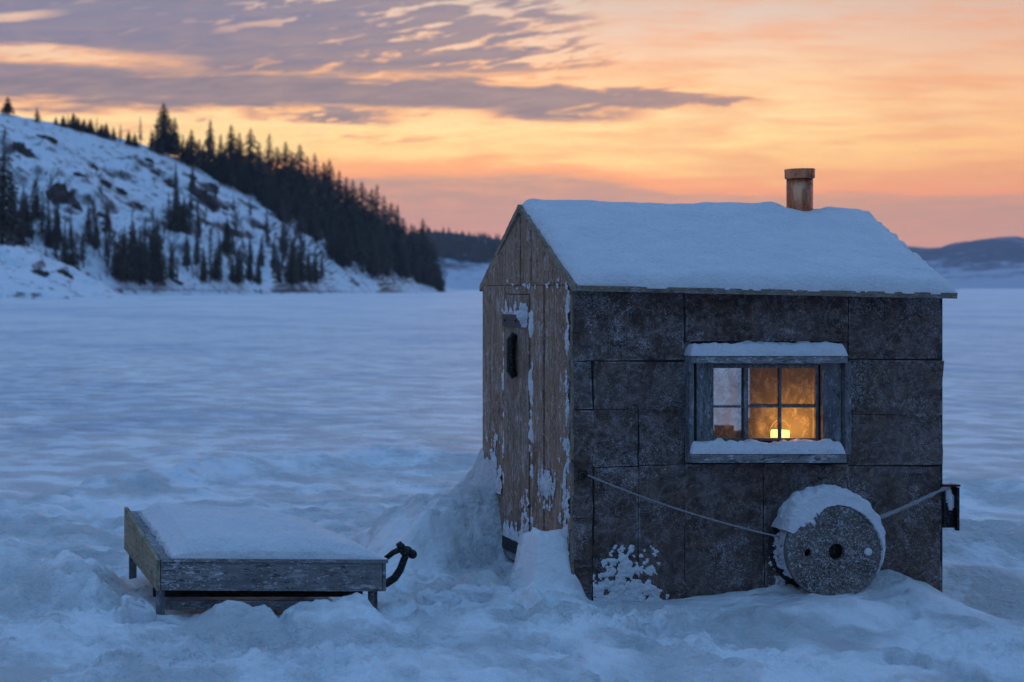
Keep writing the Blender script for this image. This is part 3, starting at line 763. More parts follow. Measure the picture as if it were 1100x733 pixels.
# front wall: backing with an opening, clad in overlapping sheets
mb = MB(); T = .05; zt = 1.80
mb.box(XA+.006, wx0, YF, YF+T, -.1, zt); mb.box(wx1, XC-.006, YF, YF+T, -.1, zt-.03)
mb.box(wx0, wx1, YF+.001, YF+T, -.1, wz0); mb.box(wx0, wx1, YF+.001, YF+T, wz1, zt-.01)
rs = random.Random(5); n_back = len(mb.f)
att = {}
def sheet(x0, y0, x1, y1):
    a, c = PX(x0,YF)+.0036, PX(x1,YF)-.0036; z0, z1 = PZ(y1,YF)+.0028, PZ(y0,YF)-.0028
    off = rs.uniform(.005, .014); sx = rs.uniform(0, 50)
    nb_ = lambda L: max(3, int(L/.05))
    xs = np.concatenate([[a, a+.004], np.linspace(a+.012, c-.012, nb_(c-a)), [c-.004, c]]) if c-a > .05 else np.linspace(a, c, 3)
    zs = np.concatenate([[z0, z0+.004], np.linspace(z0+.012, z1-.012, nb_(z1-z0)), [z1-.004, z1]])
    A_, B_ = np.meshgrid(xs, zs)
    ed = np.minimum(np.minimum(A_-a, c-A_), np.minimum(B_-z0, z1-B_))
    A_ = A_ + rs.uniform(-.006,.006)*(B_-z0)/max(.2,z1-z0) + .0022*fbm(B_*14+sx, A_*3, 2, 9)
    B_ = B_ + rs.uniform(-.006,.006)*(A_-a)/max(.2,c-a) + .0022*fbm(A_*14+sx, B_*3, 2, 11)
    wv = .016*fbm(A_*3.2+sx, B_*3.2, 4, 7)
    g = np.stack([A_, YF-off-np.maximum(-.004, wv), B_], -1)
    o_ = len(mb.v); mb.grid(g)
    for i, q in enumerate(ed.reshape(-1)): att[o_+i] = 1.0 if q < .006 else 0.0
    for e in (g[0], g[-1], g[:,0], g[:,-1]):
        e2 = e.copy(); e2[:,1] = YF+.0005; mb.grid(np.stack([e, e2]))
    for j in np.linspace(a+.02, c-.02, max(2, int((c-a)/.14))):
        for z in (z0+.018, z1-.018):
            mb.ball((j, YF-off-.004, z), (.0062,.004,.0062), 8)
sh = [(614,306,636,388),(614,388,636,440),(614,440,636,556),(614,556,636,665),(636,306,735,388),(636,388,735,440),(636,440,685,502),(636,502,685,665),(685,440,735,500),(685,500,735,665),
      (735,306,910,367),(735,498,820,665),(820,498,910,665),(910,306,1011,386),(910,386,1011,445),(910,445,1011,500),(910,500,1011,670),(735,367,744,498),(902,367,910,498)]
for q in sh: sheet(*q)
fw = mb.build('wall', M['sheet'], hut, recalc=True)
fw.data.materials.append(M['dark'])
for p_ in fw.data.polygons:
    if p_.index < n_back: p_.material_index = 1
al = fw.data.attributes.new('edge', 'FLOAT', 'POINT')
al.data.foreach_set('value', [att.get(i, 0.0) for i in range(len(fw.data.vertices))]); fw['label'] = 'dark frosted sheet clad wall with the window'
# corner battens
mb = MB(); mb.box(XA-.012, XA+.004, YF-.012, YF+.05, -.1, 1.79); mb.build('corner_board', M['trimy'], hut, bevel=.002)
mb = MB(); mb.box(XC-.008, XC+.006, YF-.010, YF+.04, -.12, 1.74); mb.build('corner_board', M['dark'], hut, bevel=.002)
# gable wall (plane X = XA), vertical boards with opening for the door
def GY_(px): return XA*F/(px-XP)
def GZ_(px, py): return PZ(py, GY_(px))
mb = MB(); rb = random.Random(9)
D0, D1, DZ0, DZ1 = GY_(571), GY_(543), .07, 1.735       # door
def gboard(ya, yb, za, zb_fn, off=None):
    off = rb.uniform(.0, .010) if off is None else off
    ya += .0025; yb -= .0025
    x0, x1 = XA-off, XA+.03
    n = 2 if not (ya < YR < yb) else 3
    ys = [ya, yb] if n == 2 else [ya, YR, yb]
    lo = []; 
    for i in range(len(ys)-1):
        a, c = ys[i], ys[i+1]
        mb.hexa([(x0,a,za),(x1,a,za),(x1,c,za),(x0,c,za)], [(x0,a,zb_fn(a)),(x1,a,zb_fn(a)),(x1,c,zb_fn(c)),(x0,c,zb_fn(c))])
SEAM = 1.795
lower = [YF+.0, GY_(607), GY_(598), GY_(585), D0, D1, GY_(535), GY_(527), YBK]
for i in range(len(lower)-1):
    a, c = lower[i], lower[i+1]
    if a == D0: gboard(a, c, DZ1+.004, lambda y: SEAM-.003); continue
    zz = rb.uniform(1.0, 1.25) if c-a > .12 else 9
    gboard(a, c, -.1, lambda y: SEAM-.003)
upper = [YF+.01, GY_(605), GY_(594), GY_(584), GY_(571), GY_(560), GY_(548), GY_(538), GY_(527), YBK-.01]
for i in range(len(upper)-1):
    gboard(upper[i], upper[i+1], SEAM, lambda y: max(SEAM+.004, roofz(y)-.004))
gw = mb.build('wall', M['gable'], hut, bevel=.0015); gw['label'] = 'weathered brown board gable wall with the door'
# hidden walls and floor
bx0, bx1, bz0, bz1 = 4.60, 5.052, .70, 1.27
mb = MB(); mb.box(XA+.031, bx0, YBK-.04, YBK, -.1, 1.79); mb.box(bx1, XC-.006, YBK-.04, YBK, -.1, 1.79); mb.box(bx0, bx1, YBK-.0395, YBK, -.1, bz0); mb.box(bx0, bx1, YBK-.0395, YBK, bz1, 1.79); mb.build('wall', M['inside'], hut)
mb = MB(); mb.box(bx0+.001, bx0+.02, YBK-.035, YBK-.01, bz0, bz1); mb.box(bx1-.012, bx1-.001, YBK-.035, YBK-.01, bz0, bz1); mb.box(bx0+.02, bx1-.012, YBK-.035, YBK-.01, bz0, bz0+.02); mb.box(bx0+.02, bx1-.012, YBK-.035, YBK-.01, bz1-.02, bz1)
bw = mb.build('window', M['greyz'], hut, bevel=.001)
mb = MB(); mb.add([(bx0+.02,YBK-.02,bz0+.02),(bx1-.012,YBK-.02,bz0+.02),(bx1-.012,YBK-.02,bz1-.02),(bx0+.02,YBK-.02,bz1-.02)], [(0,1,2,3)]); mb.build('window_pane', M['clear'], bw, recalc=False)
mb = MB(); mb.box(4.62, 5.06, 9.93, YBK-.041, .765, .785); mb.build('shelf', M['inside'], hut)
mb = MB(); XR = XC-.04
mb.hexa([(XR,YF+.051,-.1),(XC-.004,YF+.051,-.1),(XC-.004,YBK-.041,-.1),(XR,YBK-.041,-.1)], [(XR,YF+.051,1.755),(XC-.004,YF+.051,1.755),(XC-.004,YBK-.041,1.755),(XR,YBK-.041,1.755)])
mb.hexa([(XR,YF+.051,1.756),(XC-.004,YF+.051,1.756),(XC-.004,YR,1.756),(XR,YR,1.756)], [(XR,YF+.051,1.76),(XC-.004,YF+.051,1.76),(XC-.004,YR,2.2),(XR,YR,2.2)])
mb.hexa([(XR,YR+.001,1.756),(XC-.004,YR+.001,1.756),(XC-.004,YBK-.041,1.756),(XR,YBK-.041,1.756)], [(XR,YR+.001,2.2),(XC-.004,YR+.001,2.2),(XC-.004,YBK-.041,1.76),(XR,YBK-.041,1.76)])
mb.build('wall', M['inside'], hut)
mb = MB(); mb.box(XA+.032, XC-.045, YF+.052, YBK-.042, -.05, .0); mb.build('floor', M['dark'], hut)
mb = MB(); mb.box(PX(768,8.8), PX(905,8.9), YF+.055, YF+.50, .835, .860); mb.build('shelf', M['inside'], hut)

# door
door = MB(); ym_ = (D0+D1)/2
for (a, c) in ((D0+.011, ym_+.05-.003), (ym_+.05+.003, D1-.011)):
    door.box(XA-.014, XA+.022, a, c, DZ0, DZ1)
door = door.build('door', M['door'], hut, bevel=.002)
mb = MB(); mb.box(XA-.030, XA-.0145, D0+.05, D1-.02, GZ_(555,351), GZ_(555,338)); 
for yy in (D0+.09, D0+.2, D1-.08): mb.ball((XA-.031, yy, GZ_(555,344.5)), (.006,.010,.010), 8)
mb.build('hinge_strap', M['black'], door, bevel=.003)
mb = MB(); mb.box(XA-.030, XA-.0145, D0+.07, D1-.02, GZ_(555,594), GZ_(555,580))
for yy in (D0+.12, D0+.22, D1-.12): mb.ball((XA-.031, yy, GZ_(555,587)), (.006,.008,.008), 8)
mb.build('hinge_strap', M['black'], door, bevel=.003)
mb = MB(); yh = GY_(557); z0, z1 = GZ_(557,404), GZ_(557,360)
pts = [(XA-.014,yh,z0+.02),(XA-.034,yh,z0+.006),(XA-.046,yh,z0+.03),(XA-.048,yh,(z0+z1)/2),(XA-.046,yh,z1-.03),(XA-.034,yh,z1-.006),(XA-.014,yh,z1-.02)]
mb.tube(pts, [.02,.026,.028,.028,.028,.026,.02], 10); mb.build('door_handle', M['black'], door, smooth=True)
mb = MB(); mb.box(XA-.020, XA-.0145, D0+.02, D1-.01, .075, .14); mb.build('kick_board', M['grey'], door, bevel=.003)

# roof
RX0, RX1 = 3.240, 5.372; YE0, YE1 = 8.555, 10.335; TH = .030
roof = MB()
def rsh(y): return .048*min(1, max(0, (y-YR)/(YE1-YR)))
def rz(x, y, dz=0): return ZR - abs(y-YR)*SL - .020*(x-XA) + dz
for (ya, yb) in ((YE0, YR), (YR, YE1)):
    n = 12; lo = []; hi = []
    xs = np.linspace(RX0+.012, RX1-.006, n)
    g0 = np.array([[(x + (rsh(y) if x < XA+.1 else 0), y, rz(x,y)) for x in xs] for y in (ya, yb)]); g1 = g0.copy(); g1[...,2] += TH
    roof.grid(g0); roof.grid(g1, True)
    roof.grid(np.stack([g0[0], g1[0]])); roof.grid(np.stack([g0[:,0], g1[:,0]])); roof.grid(np.stack([g0[:,-1], g1[:,-1]]))
roof = roof.build('roof', M['dark'], hut, weld=True)
mb = MB()   # fascia at the front eave
mb.hexa([(RX0+.01,YE0-.016,rz(RX0,YE0)-.010),(RX1,YE0-.016,rz(RX1,YE0)-.010),(RX1,YE0-.002,rz(RX1,YE0)-.010),(RX0+.01,YE0-.002,rz(RX0,YE0)-.010)],
        [(RX0+.01,YE0-.016,rz(RX0,YE0)+.022),(RX1,YE0-.016,rz(RX1,YE0)+.022),(RX1,YE0-.002,rz(RX1,YE0)+.022),(RX0+.01,YE0-.002,rz(RX0,YE0)+.022)])
mb.build('fascia_board', M['trim'], roof, bevel=.003)
for (ya, yb) in ((YE0-.012, YR-.002), (YR+.002, YE1+.012)):
    mb = MB(); s0 = []; s1 = []
    N = 30
    for i in range(N):
        y = ya + (yb-ya)*i/(N-1); z = rz(XA, y); j = .003*rb.uniform(-1,1)
        x_ = RX0+rsh(y); s0.append([(x_-.012+j, y, z-.006+j), (x_+.010, y, z-.006+j)]); s1.append([(x_-.012+j, y, z+TH+.004+j), (x_+.010, y, z+TH+.004+j)])
    s0 = np.array(s0); s1 = np.array(s1)
    mb.grid(s0); mb.grid(s1, True); mb.grid(np.stack([s0[:,0], s1[:,0]], 1)); mb.grid(np.stack([s0[:,1], s1[:,1]], 1), True)
    mb.grid(np.stack([s0[0], s1[0]])); mb.grid(np.stack([s0[-1], s1[-1]]))
    mb.build('rake_board', M['trimy'], roof, weld=True)
# roof snow: thick soft slab over both slopes
nx, ny = 170, 150
xs = np.linspace(RX0+.004, RX1+.004, nx); sy = np.linspace(YE0-.018, YE1+.018, ny)
SX, SY = np.meshgrid(xs, sy)
edge = np.minimum(np.minimum(SX-xs[0], (xs[-1]-SX)), np.minimum(SY-sy[0], sy[-1]-SY))
rid_y = np.sqrt((SY-YR)**2 + .012**2)
fray = .022*fbm(SX*11, SY*11, 4, 303)
eR = np.clip((xs[-1]-SX + fray*1.6)/.10, 0, 1); eL = np.clip((SX-xs[0]+fray*.6)/.07, 0, 1); eF = np.clip((SY-sy[0]+.004)/.045, 0, 1); eB = np.clip((sy[-1]-SY)/.05,0,1)
prof = (np.sin(eR*np.pi/2)**.7)*(np.sin(eL*np.pi/2)**.8)*(np.sin(eF*np.pi/2)**.6)*(np.sin(eB*np.pi/2)**.6)
thk = .052 + .016*fbm(SX*1.4, SY*1.8, 3, 305) + .007*fbm(SX*6, SY*8, 4, 309) - .018*np.exp(-((SY-YR)/.12)**2) + .012*sstep(.6,.0,np.abs(SY-YE0))
# hollow melted by the flue
q = np.sqrt((SX-4.97)**2+(SY-9.47)**2); thk = thk - .05*np.exp(-(q/.125)**4) + .014*np.exp(-((q-.2)/.08)**2)*sstep(4.97,4.8,SX)
# ragged step at right end
wf = 1-np.clip((SY-sy[0])/.12,0,1); SY = SY + wf*(.006-.009*fbm(SX*3.2, SX*0+1.3, 4, 311)+.006*fbm(SX*17, SX*0+4.3, 3, 313))
botdrop = wf**2*(.003*np.clip(fbm(SX*4.5, SX*0+7.7, 4, 315)+.25,0,1))
SX = SX + .048*np.clip((SY-YR)/(YE1-YR),0,1)*np.clip((XA+.4-SX)/.4,0,1)
top = ZR - rid_y*SL - .020*(SX-XA) + TH + np.maximum(thk,.015)*prof + .002
bot = ZR - np.abs(SY-YR)*SL - .020*(SX-XA) + TH - .006 - botdrop
rsn = MB(); gt = np.stack([SX,SY,top],-1); gb = np.stack([SX,SY,bot],-1)
rsn.grid(gt)
for (a, c) in ((gt[0],gb[0]),(gt[-1],gb[-1]),(gt[:,0],gb[:,0]),(gt[:,-1],gb[:,-1])): rsn.grid(np.stack([a,c]))
rsn.build('roof_snow', M['snow'], roof, smooth=True, weld=True)

# chimney
cc = (PX(859, 9.47), 9.47, 0)
ch = MB(); ch.lathe([(.068,2.05),(.074,2.05),(.074,2.47),(.068,2.47),(.068,2.05)], cc, n=36); ch = ch.build('chimney', M['rust'], hut, smooth=False)
for p in ch.data.polygons: p.use_smooth = True
mb = MB(); mb.lathe([(.0745,2.452),(.082,2.455),(.084,2.462),(.084,2.500),(.086,2.508),(.083,2.513),(.076,2.512),(.070,2.46),(.0745,2.452)], cc, n=36)
mb.build('chimney_cap', M['rust'], ch, smooth=True)

# window
win = MB(); Yo = YF-.075
# storm frame: jamb boards standing proud of the wall
win.box(PX(745,YF), PX(763,YF)-.004, YF-.040, YF-.012, PZ(487,YF), PZ(389,YF))
win.box(PX(879,YF)+.004, PX(900,YF)-.001, YF-.040, YF-.012, PZ(487,YF), PZ(389,YF))
win.box(PX(763,YF)-.004, PX(879,YF)+.004, YF-.040, YF-.012, wz1+.004, PZ(385,YF))
window = win.build('window', M['greyz'], hut, bevel=.003)
mb = MB(); mb.box(PX(741,Yo), PX(746,Yo), Yo+.004, YF-.011, PZ(487,YF), PZ(388,YF)); mb.build('casing_board', M['greyz'], window, bevel=.002)
mb = MB(); mb.box(PX(901,YF)-.002, PX(907,YF), Yo+.004, YF-.011, PZ(487,YF), PZ(388,YF)); mb.build('casing_board', M['greyz'], window, bevel=.002)
mb = MB(); mb.box(PX(741,Yo), PX(909,Yo), Yo-.018, YF-.011, PZ(390,Yo), PZ(382.5,Yo)); mb.build('window_hood', M['grey'], window, bevel=.004)
mb = MB(); mb.box(PX(741,Yo), PX(907,Yo), Yo-.022, YF-.011, PZ(497,Yo), PZ(487.5,Yo)); mb.build('window_sill', M['grey'], window, bevel=.004)
# sash
mb = MB(); ys0, ys1 = YF-.004, YF+.030; bw = .011
sx0, sx1 = wx0+.001, wx1-.001; sz0, sz1 = wz0+.001, wz1-.001
mb.box(sx0, sx0+.016, ys0, ys1, sz0, sz1); mb.box(sx1-.016, sx1, ys0, ys1, sz0, sz1)
mb.box(sx0+.016, sx1-.016, ys0, ys1, sz0, sz0+.016); mb.box(sx0+.016, sx1-.016, ys0, ys1, sz1-.018, sz1)
xm1, xm2, zm = PX(801,YF), PX(838.5,YF), PZ(437,YF)
mb.box(xm1-.012, xm1+.012, ys0-.004, ys1-.002, sz0+.016, sz1-.018)
mb.box(xm2-.006, xm2+.006, ys0+.004, ys1-.008, sz0+.016, sz1-.018)
mb.box(sx0+.016, xm1-.012, ys0+.004, ys1-.008, zm-.006, zm+.006)
mb.box(xm1+.012, xm2-.006, ys0+.004, ys1-.008, zm-.006, zm+.006); mb.box(xm2+.006, sx1-.016, ys0+.004, ys1-.008, zm-.006, zm+.006)
mb.build('window_sash', M['greyz'], window, bevel=.0015)
xb = [sx0+.016, xm1-.012, xm1+.012, xm2-.006, xm2+.006, sx1-.016]; zb = [sz0+.016, zm-.006, zm+.006, sz1-.018]
for i in range(3):
    for j in range(2):
        mb = MB(); a, c = xb[2*i]-.002, xb[2*i+1]+.002; d0, d1 = zb[2*j]-.002, zb[2*j+1]+.002
        mb.add([(a,YF+.012,d0),(c,YF+.012,d0),(c,YF+.012,d1),(a,YF+.012,d1)], [(0,1,2,3)])
        mb.build('window_pane', M['pane'], window, recalc=False)
# ledge snow (soft loaf)
def loaf(x0, x1, y0, y1, z, th, seed, nx=110, ny=26, lumps=.006):
    mb = MB(); xs = np.linspace(x0, x1, nx); ys = np.linspace(y0, y1, ny); A_, B_ = np.meshgrid(xs, ys)
    ex = np.clip(np.minimum(A_-x0, x1-A_)/.03,0,1); ey = np.clip(np.minimum(B_-y0+.002, 9)/.03,0,1)
    pr = np.sin(ex*np.pi/2)**.6*np.sin(ey*np.pi/2)**.55
    zt_ = z + (th + lumps*2.2*fbm(A_*7, B_*7, 3, seed) + lumps*fbm(A_*26, B_*26, 2, seed+3))*pr
    B2 = B_ - .006*(1-ey)*noise2(A_*30, A_*0, seed+9)
    gt = np.stack([A_,B2,zt_],-1); gb = gt.copy(); gb[...,2] = z
    mb.grid(gt)
    for (a, c) in ((gt[0],gb[0]),(gt[-1],gb[-1]),(gt[:,0],gb[:,0]),(gt[:,-1],gb[:,-1])): mb.grid(np.stack([a,c]))
    return mb
loaf(PX(740,Yo), PX(909,Yo), Yo-.024, YF-.010, PZ(382.3,Yo), .068, 11).build('hood_snow', M['snow'], window, smooth=True, weld=True)
loaf(PX(741,Yo), PX(906,Yo), Yo-.027, YF-.042, PZ(487.3,Yo), .066, 15, lumps=.010).build('sill_snow', M['snow'], window, smooth=True, weld=True)

# clinging snow: thin real relief where wind packed it on
def cling(name, mat, parent, o, ux, uz, nrm, W, H, mask, thick, step=.006, smooth=True, most=10):
    nu, nv = max(3,int(W/step)), max(3,int(H/step)); us = np.linspace(0,W,nu); vs = np.linspace(0,H,nv); A_, B_ = np.meshgrid(us, vs)
    m_ = mask(A_, B_)
    o = np.array(o); ux = np.array(ux); uz = np.array(uz); nr = np.array(nrm)
    m_ = m_ + .22*fbm(A_*70, B_*70, 3, 977); hgt = thick*np.clip(m_*1.3,0,1)**.8 - .0005
    V_ = o + A_[...,None]*ux + B_[...,None]*uz + hgt[...,None]*nr
    keep = (m_ > 0)
    cell = keep[:-1,:-1]|keep[1:,:-1]|keep[:-1,1:]|keep[1:,1:]
    seen = np.zeros(cell.shape, bool); comps = []
    for i0, k0 in zip(*np.nonzero(cell)):
        if seen[i0,k0]: continue
        st_ = [(i0,k0)]; seen[i0,k0] = True; c_ = []
        while st_:
            i, k = st_.pop(); c_.append((i,k))
            for di in (-1,0,1):
                for dk in (-1,0,1):
                    i2, k2 = i+di, k+dk
                    if 0 <= i2 < cell.shape[0] and 0 <= k2 < cell.shape[1] and cell[i2,k2] and not seen[i2,k2]: seen[i2,k2] = True; st_.append((i2,k2))
        comps.append(c_)
    comps.sort(key=len, reverse=True)
    for c_ in comps[:most]:
        if len(c_) < 5: continue
        mb = MB(); idx = {}
        for (i,k) in c_:
            q = [(i,k),(i,k+1),(i+1,k+1),(i+1,k)]
            for p in q:
                if p not in idx: idx[p] = len(mb.v); mb.v.append(tuple(V_[p]))
            mb.f.append(tuple(idx[p] for p in q))
        mb.build(name, mat, parent, smooth=smooth, recalc=False)
def front_cling(px0, py0, px1, py1, mask, thick=.012):
    a, c = PX(px0,YF), PX(px1,YF); z0, z1 = PZ(py1,YF), PZ(py0,YF)
    return cling('clinging_snow', M['snow'], fw, (a, YF-.011, z0), (1,0,0), (0,0,1), (0,-1,0), c-a, z1-z0, lambda u,v: mask(u/(c-a), v/(z1-z0), u, v), thick, .005, True, 24)
front_cling(636, 585, 704, 656, lambda s,t,u,v: fbm(u*19+3, v*19, 5, 401, .6)*1.0 + .92 - 1.0*t - .9*np.abs(s-.45)*1.3*(.6+t), .009)
front_cling(690, 590, 735, 650, lambda s,t,u,v: fbm(u*22+9, v*22, 5, 403, .6) + .15 - 1.1*np.abs(s-.2) - .5*t, .007)
front_cling(824, 575, 856, 640, lambda s,t,u,v: fbm(u*18, v*18, 3, 405)*.8 + .55 - .7*t - 1.2*np.abs(s-.4), .03)
def side_cling(pxa, pxb, z0, z1, mask, thick=.014, parent=None, X0=None):
    ya, yb = GY_(pxa), GY_(pxb)     # pxa < pxb : ya farther
    return cling('clinging_snow', M['snow'], parent or gw, (X0 or (XA-.010), yb, z0), (0,1,0), (0,0,1), (-1,0,0), ya-yb, z1-z0, lambda u,v: mask(u/(ya-yb), v/(z1-z0), u, v), thick, .005)
side_cling(580, 599, GZ_(590,548), GZ_(590,505), lambda s,t,u,v: .46 + fbm(u*34, v*10, 4, 411)*1.0 - 1.5*np.abs(s-.5) - 1.1*np.abs(t-.62), .02)
side_cling(598, 614.6, GZ_(606,610), GZ_(606,470), lambda s,t,u,v: .34 + fbm(u*30, v*9, 4, 413)*1.1 - 1.15*s - .55*t, .022)
side_cling(605, 614.8, GZ_(610,500), GZ_(610,306), lambda s,t,u,v: .28 + fbm(u*24+5, v*8, 4, 415)*.9 - 1.5*s, .02)
side_cling(570, 575, .1, 1.72, lambda s,t,u,v: .08 + fbm(u*10, v*10, 4, 417)*1.0 - 1.2*np.abs(s-.5), .016)
side_cling(540.5, 545, .5, 1.74, lambda s,t,u,v: -.10 + fbm(u*10, v*12, 4, 419)*.9 - 1.2*np.abs(s-.5), .012)
side_cling(520, 541, .45, 1.0, lambda s,t,u,v: .28 + fbm(u*18, v*7, 4, 421)*1.0 - 1.3*t , .02)
side_cling(545, 612, 1.77, 1.83, lambda s,t,u,v: -.08 + fbm(u*16, v*14, 4, 423)*.9 - .9*np.abs(t-.45), .012)
side_cling(545, 566, GZ_(555,580), GZ_(555,560), lambda s,t,u,v: .48 + fbm(u*26, v*8, 4, 425)*.9 - 1.0*t, .016, door, XA-.018)
side_cling(562, 572, GZ_(568,352), GZ_(568,326), lambda s,t,u,v: .75 - 1.8*np.abs(s-.5) - 1.2*np.abs(t-.45)+ fbm(u*22, v*12, 3, 426)*.4, .045, door, XA-.018)
side_cling(545, 569, GZ_(555,338), GZ_(555,320), lambda s,t,u,v: .12 + fbm(u*22, v*12, 4, 427)*.9 - .8*t, .014, door, XA-.018)
side_cling(560, 571.5, .08, .55, lambda s,t,u,v: .25 + fbm(u*20, v*12, 3, 435)*1.0 - .9*np.abs(s-.2) - .3*t, .016, door, XA-.016)
# eye bolt and wire at the near corner, bracket on the right end
mb = MB(); ec = PT(625.5, 510, YF-.028)
mb.tube([(ec[0]+.028*math.cos(a), ec[1]+.004*math.sin(3*a), ec[2]+.028*math.sin(a)) for a in np.linspace(0, 2*math.pi, 26)], .0075, 7)
mb.tube([(ec[0]-.01, YF+.01, ec[2]+.005),(ec[0]-.008, ec[1], ec[2]+.008)], .009, 7)
mb.tube([PT(614,494,YF-.014), PT(619,500,YF-.022), PT(624,503,YF-.026), PT(629,511,YF-.024), PT(634,513,YF-.02)], .006, 6)
mb.tube([(ec[0]+.018*math.cos(a)-.002, ec[1]-.012, ec[2]-.004+.018*math.sin(a)) for a in np.linspace(0, 5, 20)], .005, 6)
mb.build('eye_bolt', M['iron'], hut, smooth=True)
mb = MB(); bx1 = PX(1029.5,8.64)
mb.box(XC+.007, bx1, 8.655, 8.675, PZ(567,8.66), PZ(523,8.66)); mb.box(bx1-.014, bx1, 8.628, 8.6545, PZ(570,8.64), PZ(523.5,8.64))
mb.box(XC+.007, bx1+.004, 8.626, 8.676, PZ(522.8,8.64), PZ(520.5,8.64)); mb.box(XC+.007, XC+.020, 8.632, 8.6545, PZ(564,8.64), PZ(524,8.64))
bracket = mb.build('bracket', M['black'], hut, bevel=.002)
cling('clinging_snow', M['snow'], bracket, (XC+.03, 8.6535, PZ(548,8.66)), (1,0,0), (0,0,1), (0,-1,0), .05, .13, lambda u,v: .75-1.6*np.abs(u/.05-.5+.3*(v/.13-.5))-.9*np.abs(v/.13-.55)+.4*fbm(u*40,v*20,2,441), .014, .004)

# ------------------------------------------------------------------ things inside the hut
lamp = thing('lamp', 'small glowing lamp on the shelf behind the window', 'lamp', (PX(838,8.79), 8.79, .861))
lc = (PX(838,8.79), 8.79, .861)
mb = MB(); mb.lathe([(.0,.0),(.060,.0),(.064,.006),(.060,.022),(.040,.028),(.0,.028)], lc, n=28); mb.build('lamp_base', M['tin'], lamp, smooth=True)
mb = MB(); mb.lathe([(.0,.0295),(.044,.0295),(.049,.034),(.049,.092),(.046,.099),(.0,.100)], lc, n=28); mb.build('lamp_glass', M['lampglass'], lamp, smooth=True)
mb = MB(); mb.tube([(lc[0]+.068*math.cos(a), lc[1], lc[2]+.06+.10*math.sin(a)) for a in np.linspace(0, math.pi, 16)], .003, 6); mb.build('handle', M['tin'], lamp, smooth=True)
pl = bpy.data.lights.new('lamp_glow', 'POINT'); pl.energy = 4.6; pl.color = (1,.385,.058); pl.shadow_soft_size = .05
po = bpy.data.objects.new('lamp_glow', pl); COL.objects.link(po); po.location = (0, .0, .13); po.parent = lamp
cb = thing('storage_box', 'dark storage box with a small lid block seen low in the left window panes', 'box', (4.90, 10.05, .786))
mb = MB(); mb.box(PX(766,10.05), PX(800,10.05), 10.02, 10.10, .786, PZ(463,10.05)); mb.build('body', M['tin'], cb, bevel=.004)
mb = MB(); mb.box(PX(770,10.05), PX(787,10.05), 10.03, 10.09, PZ(463,10.05)+.001, PZ(457,10.05)); mb.build('lid', M['tin'], cb, bevel=.003)
j1 = MB(); c_ = (PX(812,8.95), 8.95, .861); j1.lathe([(0,0),(.05,0),(.055,.01),(.055,.12),(.04,.14),(.04,.155),(0,.155)], c_, n=24); tag(j1.build('jar', M['tin'], smooth=True), 'dark jar on the shelf left of the glowing lamp', 'jar')
j1 = MB(); c_ = (PX(868,9.0), 9.0, .861); j1.lathe([(0,0),(.07,0),(.075,.01),(.07,.16),(.03,.22),(.025,.26),(0,.26)], c_, n=24); tag(j1.build('bottle', M['tin'], smooth=True), 'dark wide bottle on the shelf right of the glowing lamp', 'bottle')

# ------------------------------------------------------------------ cable reel leaning on the wall
YC0, YC1 = 8.42, 8.625; rc = (PX(896,YC0), PZ(592,YC0)); RR = .262
reel = thing('cable_reel', 'round frosted wooden cable reel capped with snow leaning on the hut wall', 'cable reel', (rc[0], (YC0+YC1)/2, rc[1]-RR))
def flange(y0, y1, holes, R_):
    bm = bmesh.new()
    def loop(cx, cz, r, n):
        vs = [bm.verts.new((cx+r*math.cos(2*math.pi*i/n), y0, cz+r*math.sin(2*math.pi*i/n))) for i in range(n)]
        return [bm.edges.new((vs[i], vs[(i+1)%n])) for i in range(n)]
    es = loop(rc[0], rc[1], R_, 72)
    for h in holes: es += loop(*h, 24)
    bmesh.ops.triangle_fill(bm, use_beauty=True, use_dissolve=False, edges=es)
    fs = list(bm.faces); ex = bmesh.ops.extrude_face_region(bm, geom=fs)
    for v in [g for g in ex['geom'] if isinstance(g, bmesh.types.BMVert)]: v.co.y = y1
    bmesh.ops.recalc_face_normals(bm, faces=bm.faces)
    o = parent_world(reel)
    for v in bm.verts: v.co -= o
    me = bpy.data.meshes.new('flange'); bm.to_mesh(me); bm.free(); return me
hole1 = (PX(899,YC0), PZ(593,YC0), .045); hole2 = (PX(868,YC0), PZ(594,YC0), .021); hole3 = (PX(933,YC0), PZ(593,YC0), .024)
link('flange', flange(YC0, YC0+.028, [hole1, hole2, hole3], RR-.006), M['reel'], reel)
link('flange', flange(YC1-.03, YC1-.004, [], RR), M['reeldark'], reel)
mb = MB(); mb.lathe([(RR-.0055,.0),(RR,-.003),(RR+.003,.004),(RR+.003,.026),(RR-.0055,.029)], (rc[0],YC0,rc[1]), 'y', 80); mb.build('rim', M['rimfrost'], reel, smooth=True)
mb = MB(); mb.lathe([(.0,.060),(.20,.060),(.20,YC1-YC0-.031)], (rc[0],YC0,rc[1]), 'y', 60)
for i in range(26):
    a = 2*math.pi*i/26; mb.tube([(rc[0]+.222*math.cos(a), YC0+.030, rc[1]+.222*math.sin(a)), (rc[0]+.222*math.cos(a), YC1-.032, rc[1]+.222*math.sin(a))], .022, 6)
mb.build('barrel', M['reeldark'], reel)
mb = MB(); mb.lathe([(.046,-.002),(.052,-.005),(.058,-.004),(.058,.0),(.046,.02)], (hole1[0],YC0,hole1[1]), 'y', 32); mb.build('bushing', M['reel'], reel, smooth=True)
mb = MB(); mb.lathe([(0,-.004),(.014,-.004),(.022,.001),(.024,.01)], (hole3[0],YC0,hole3[1]), 'y', 20); mb.build('hole_snow', M['snow'], reel, smooth=True)
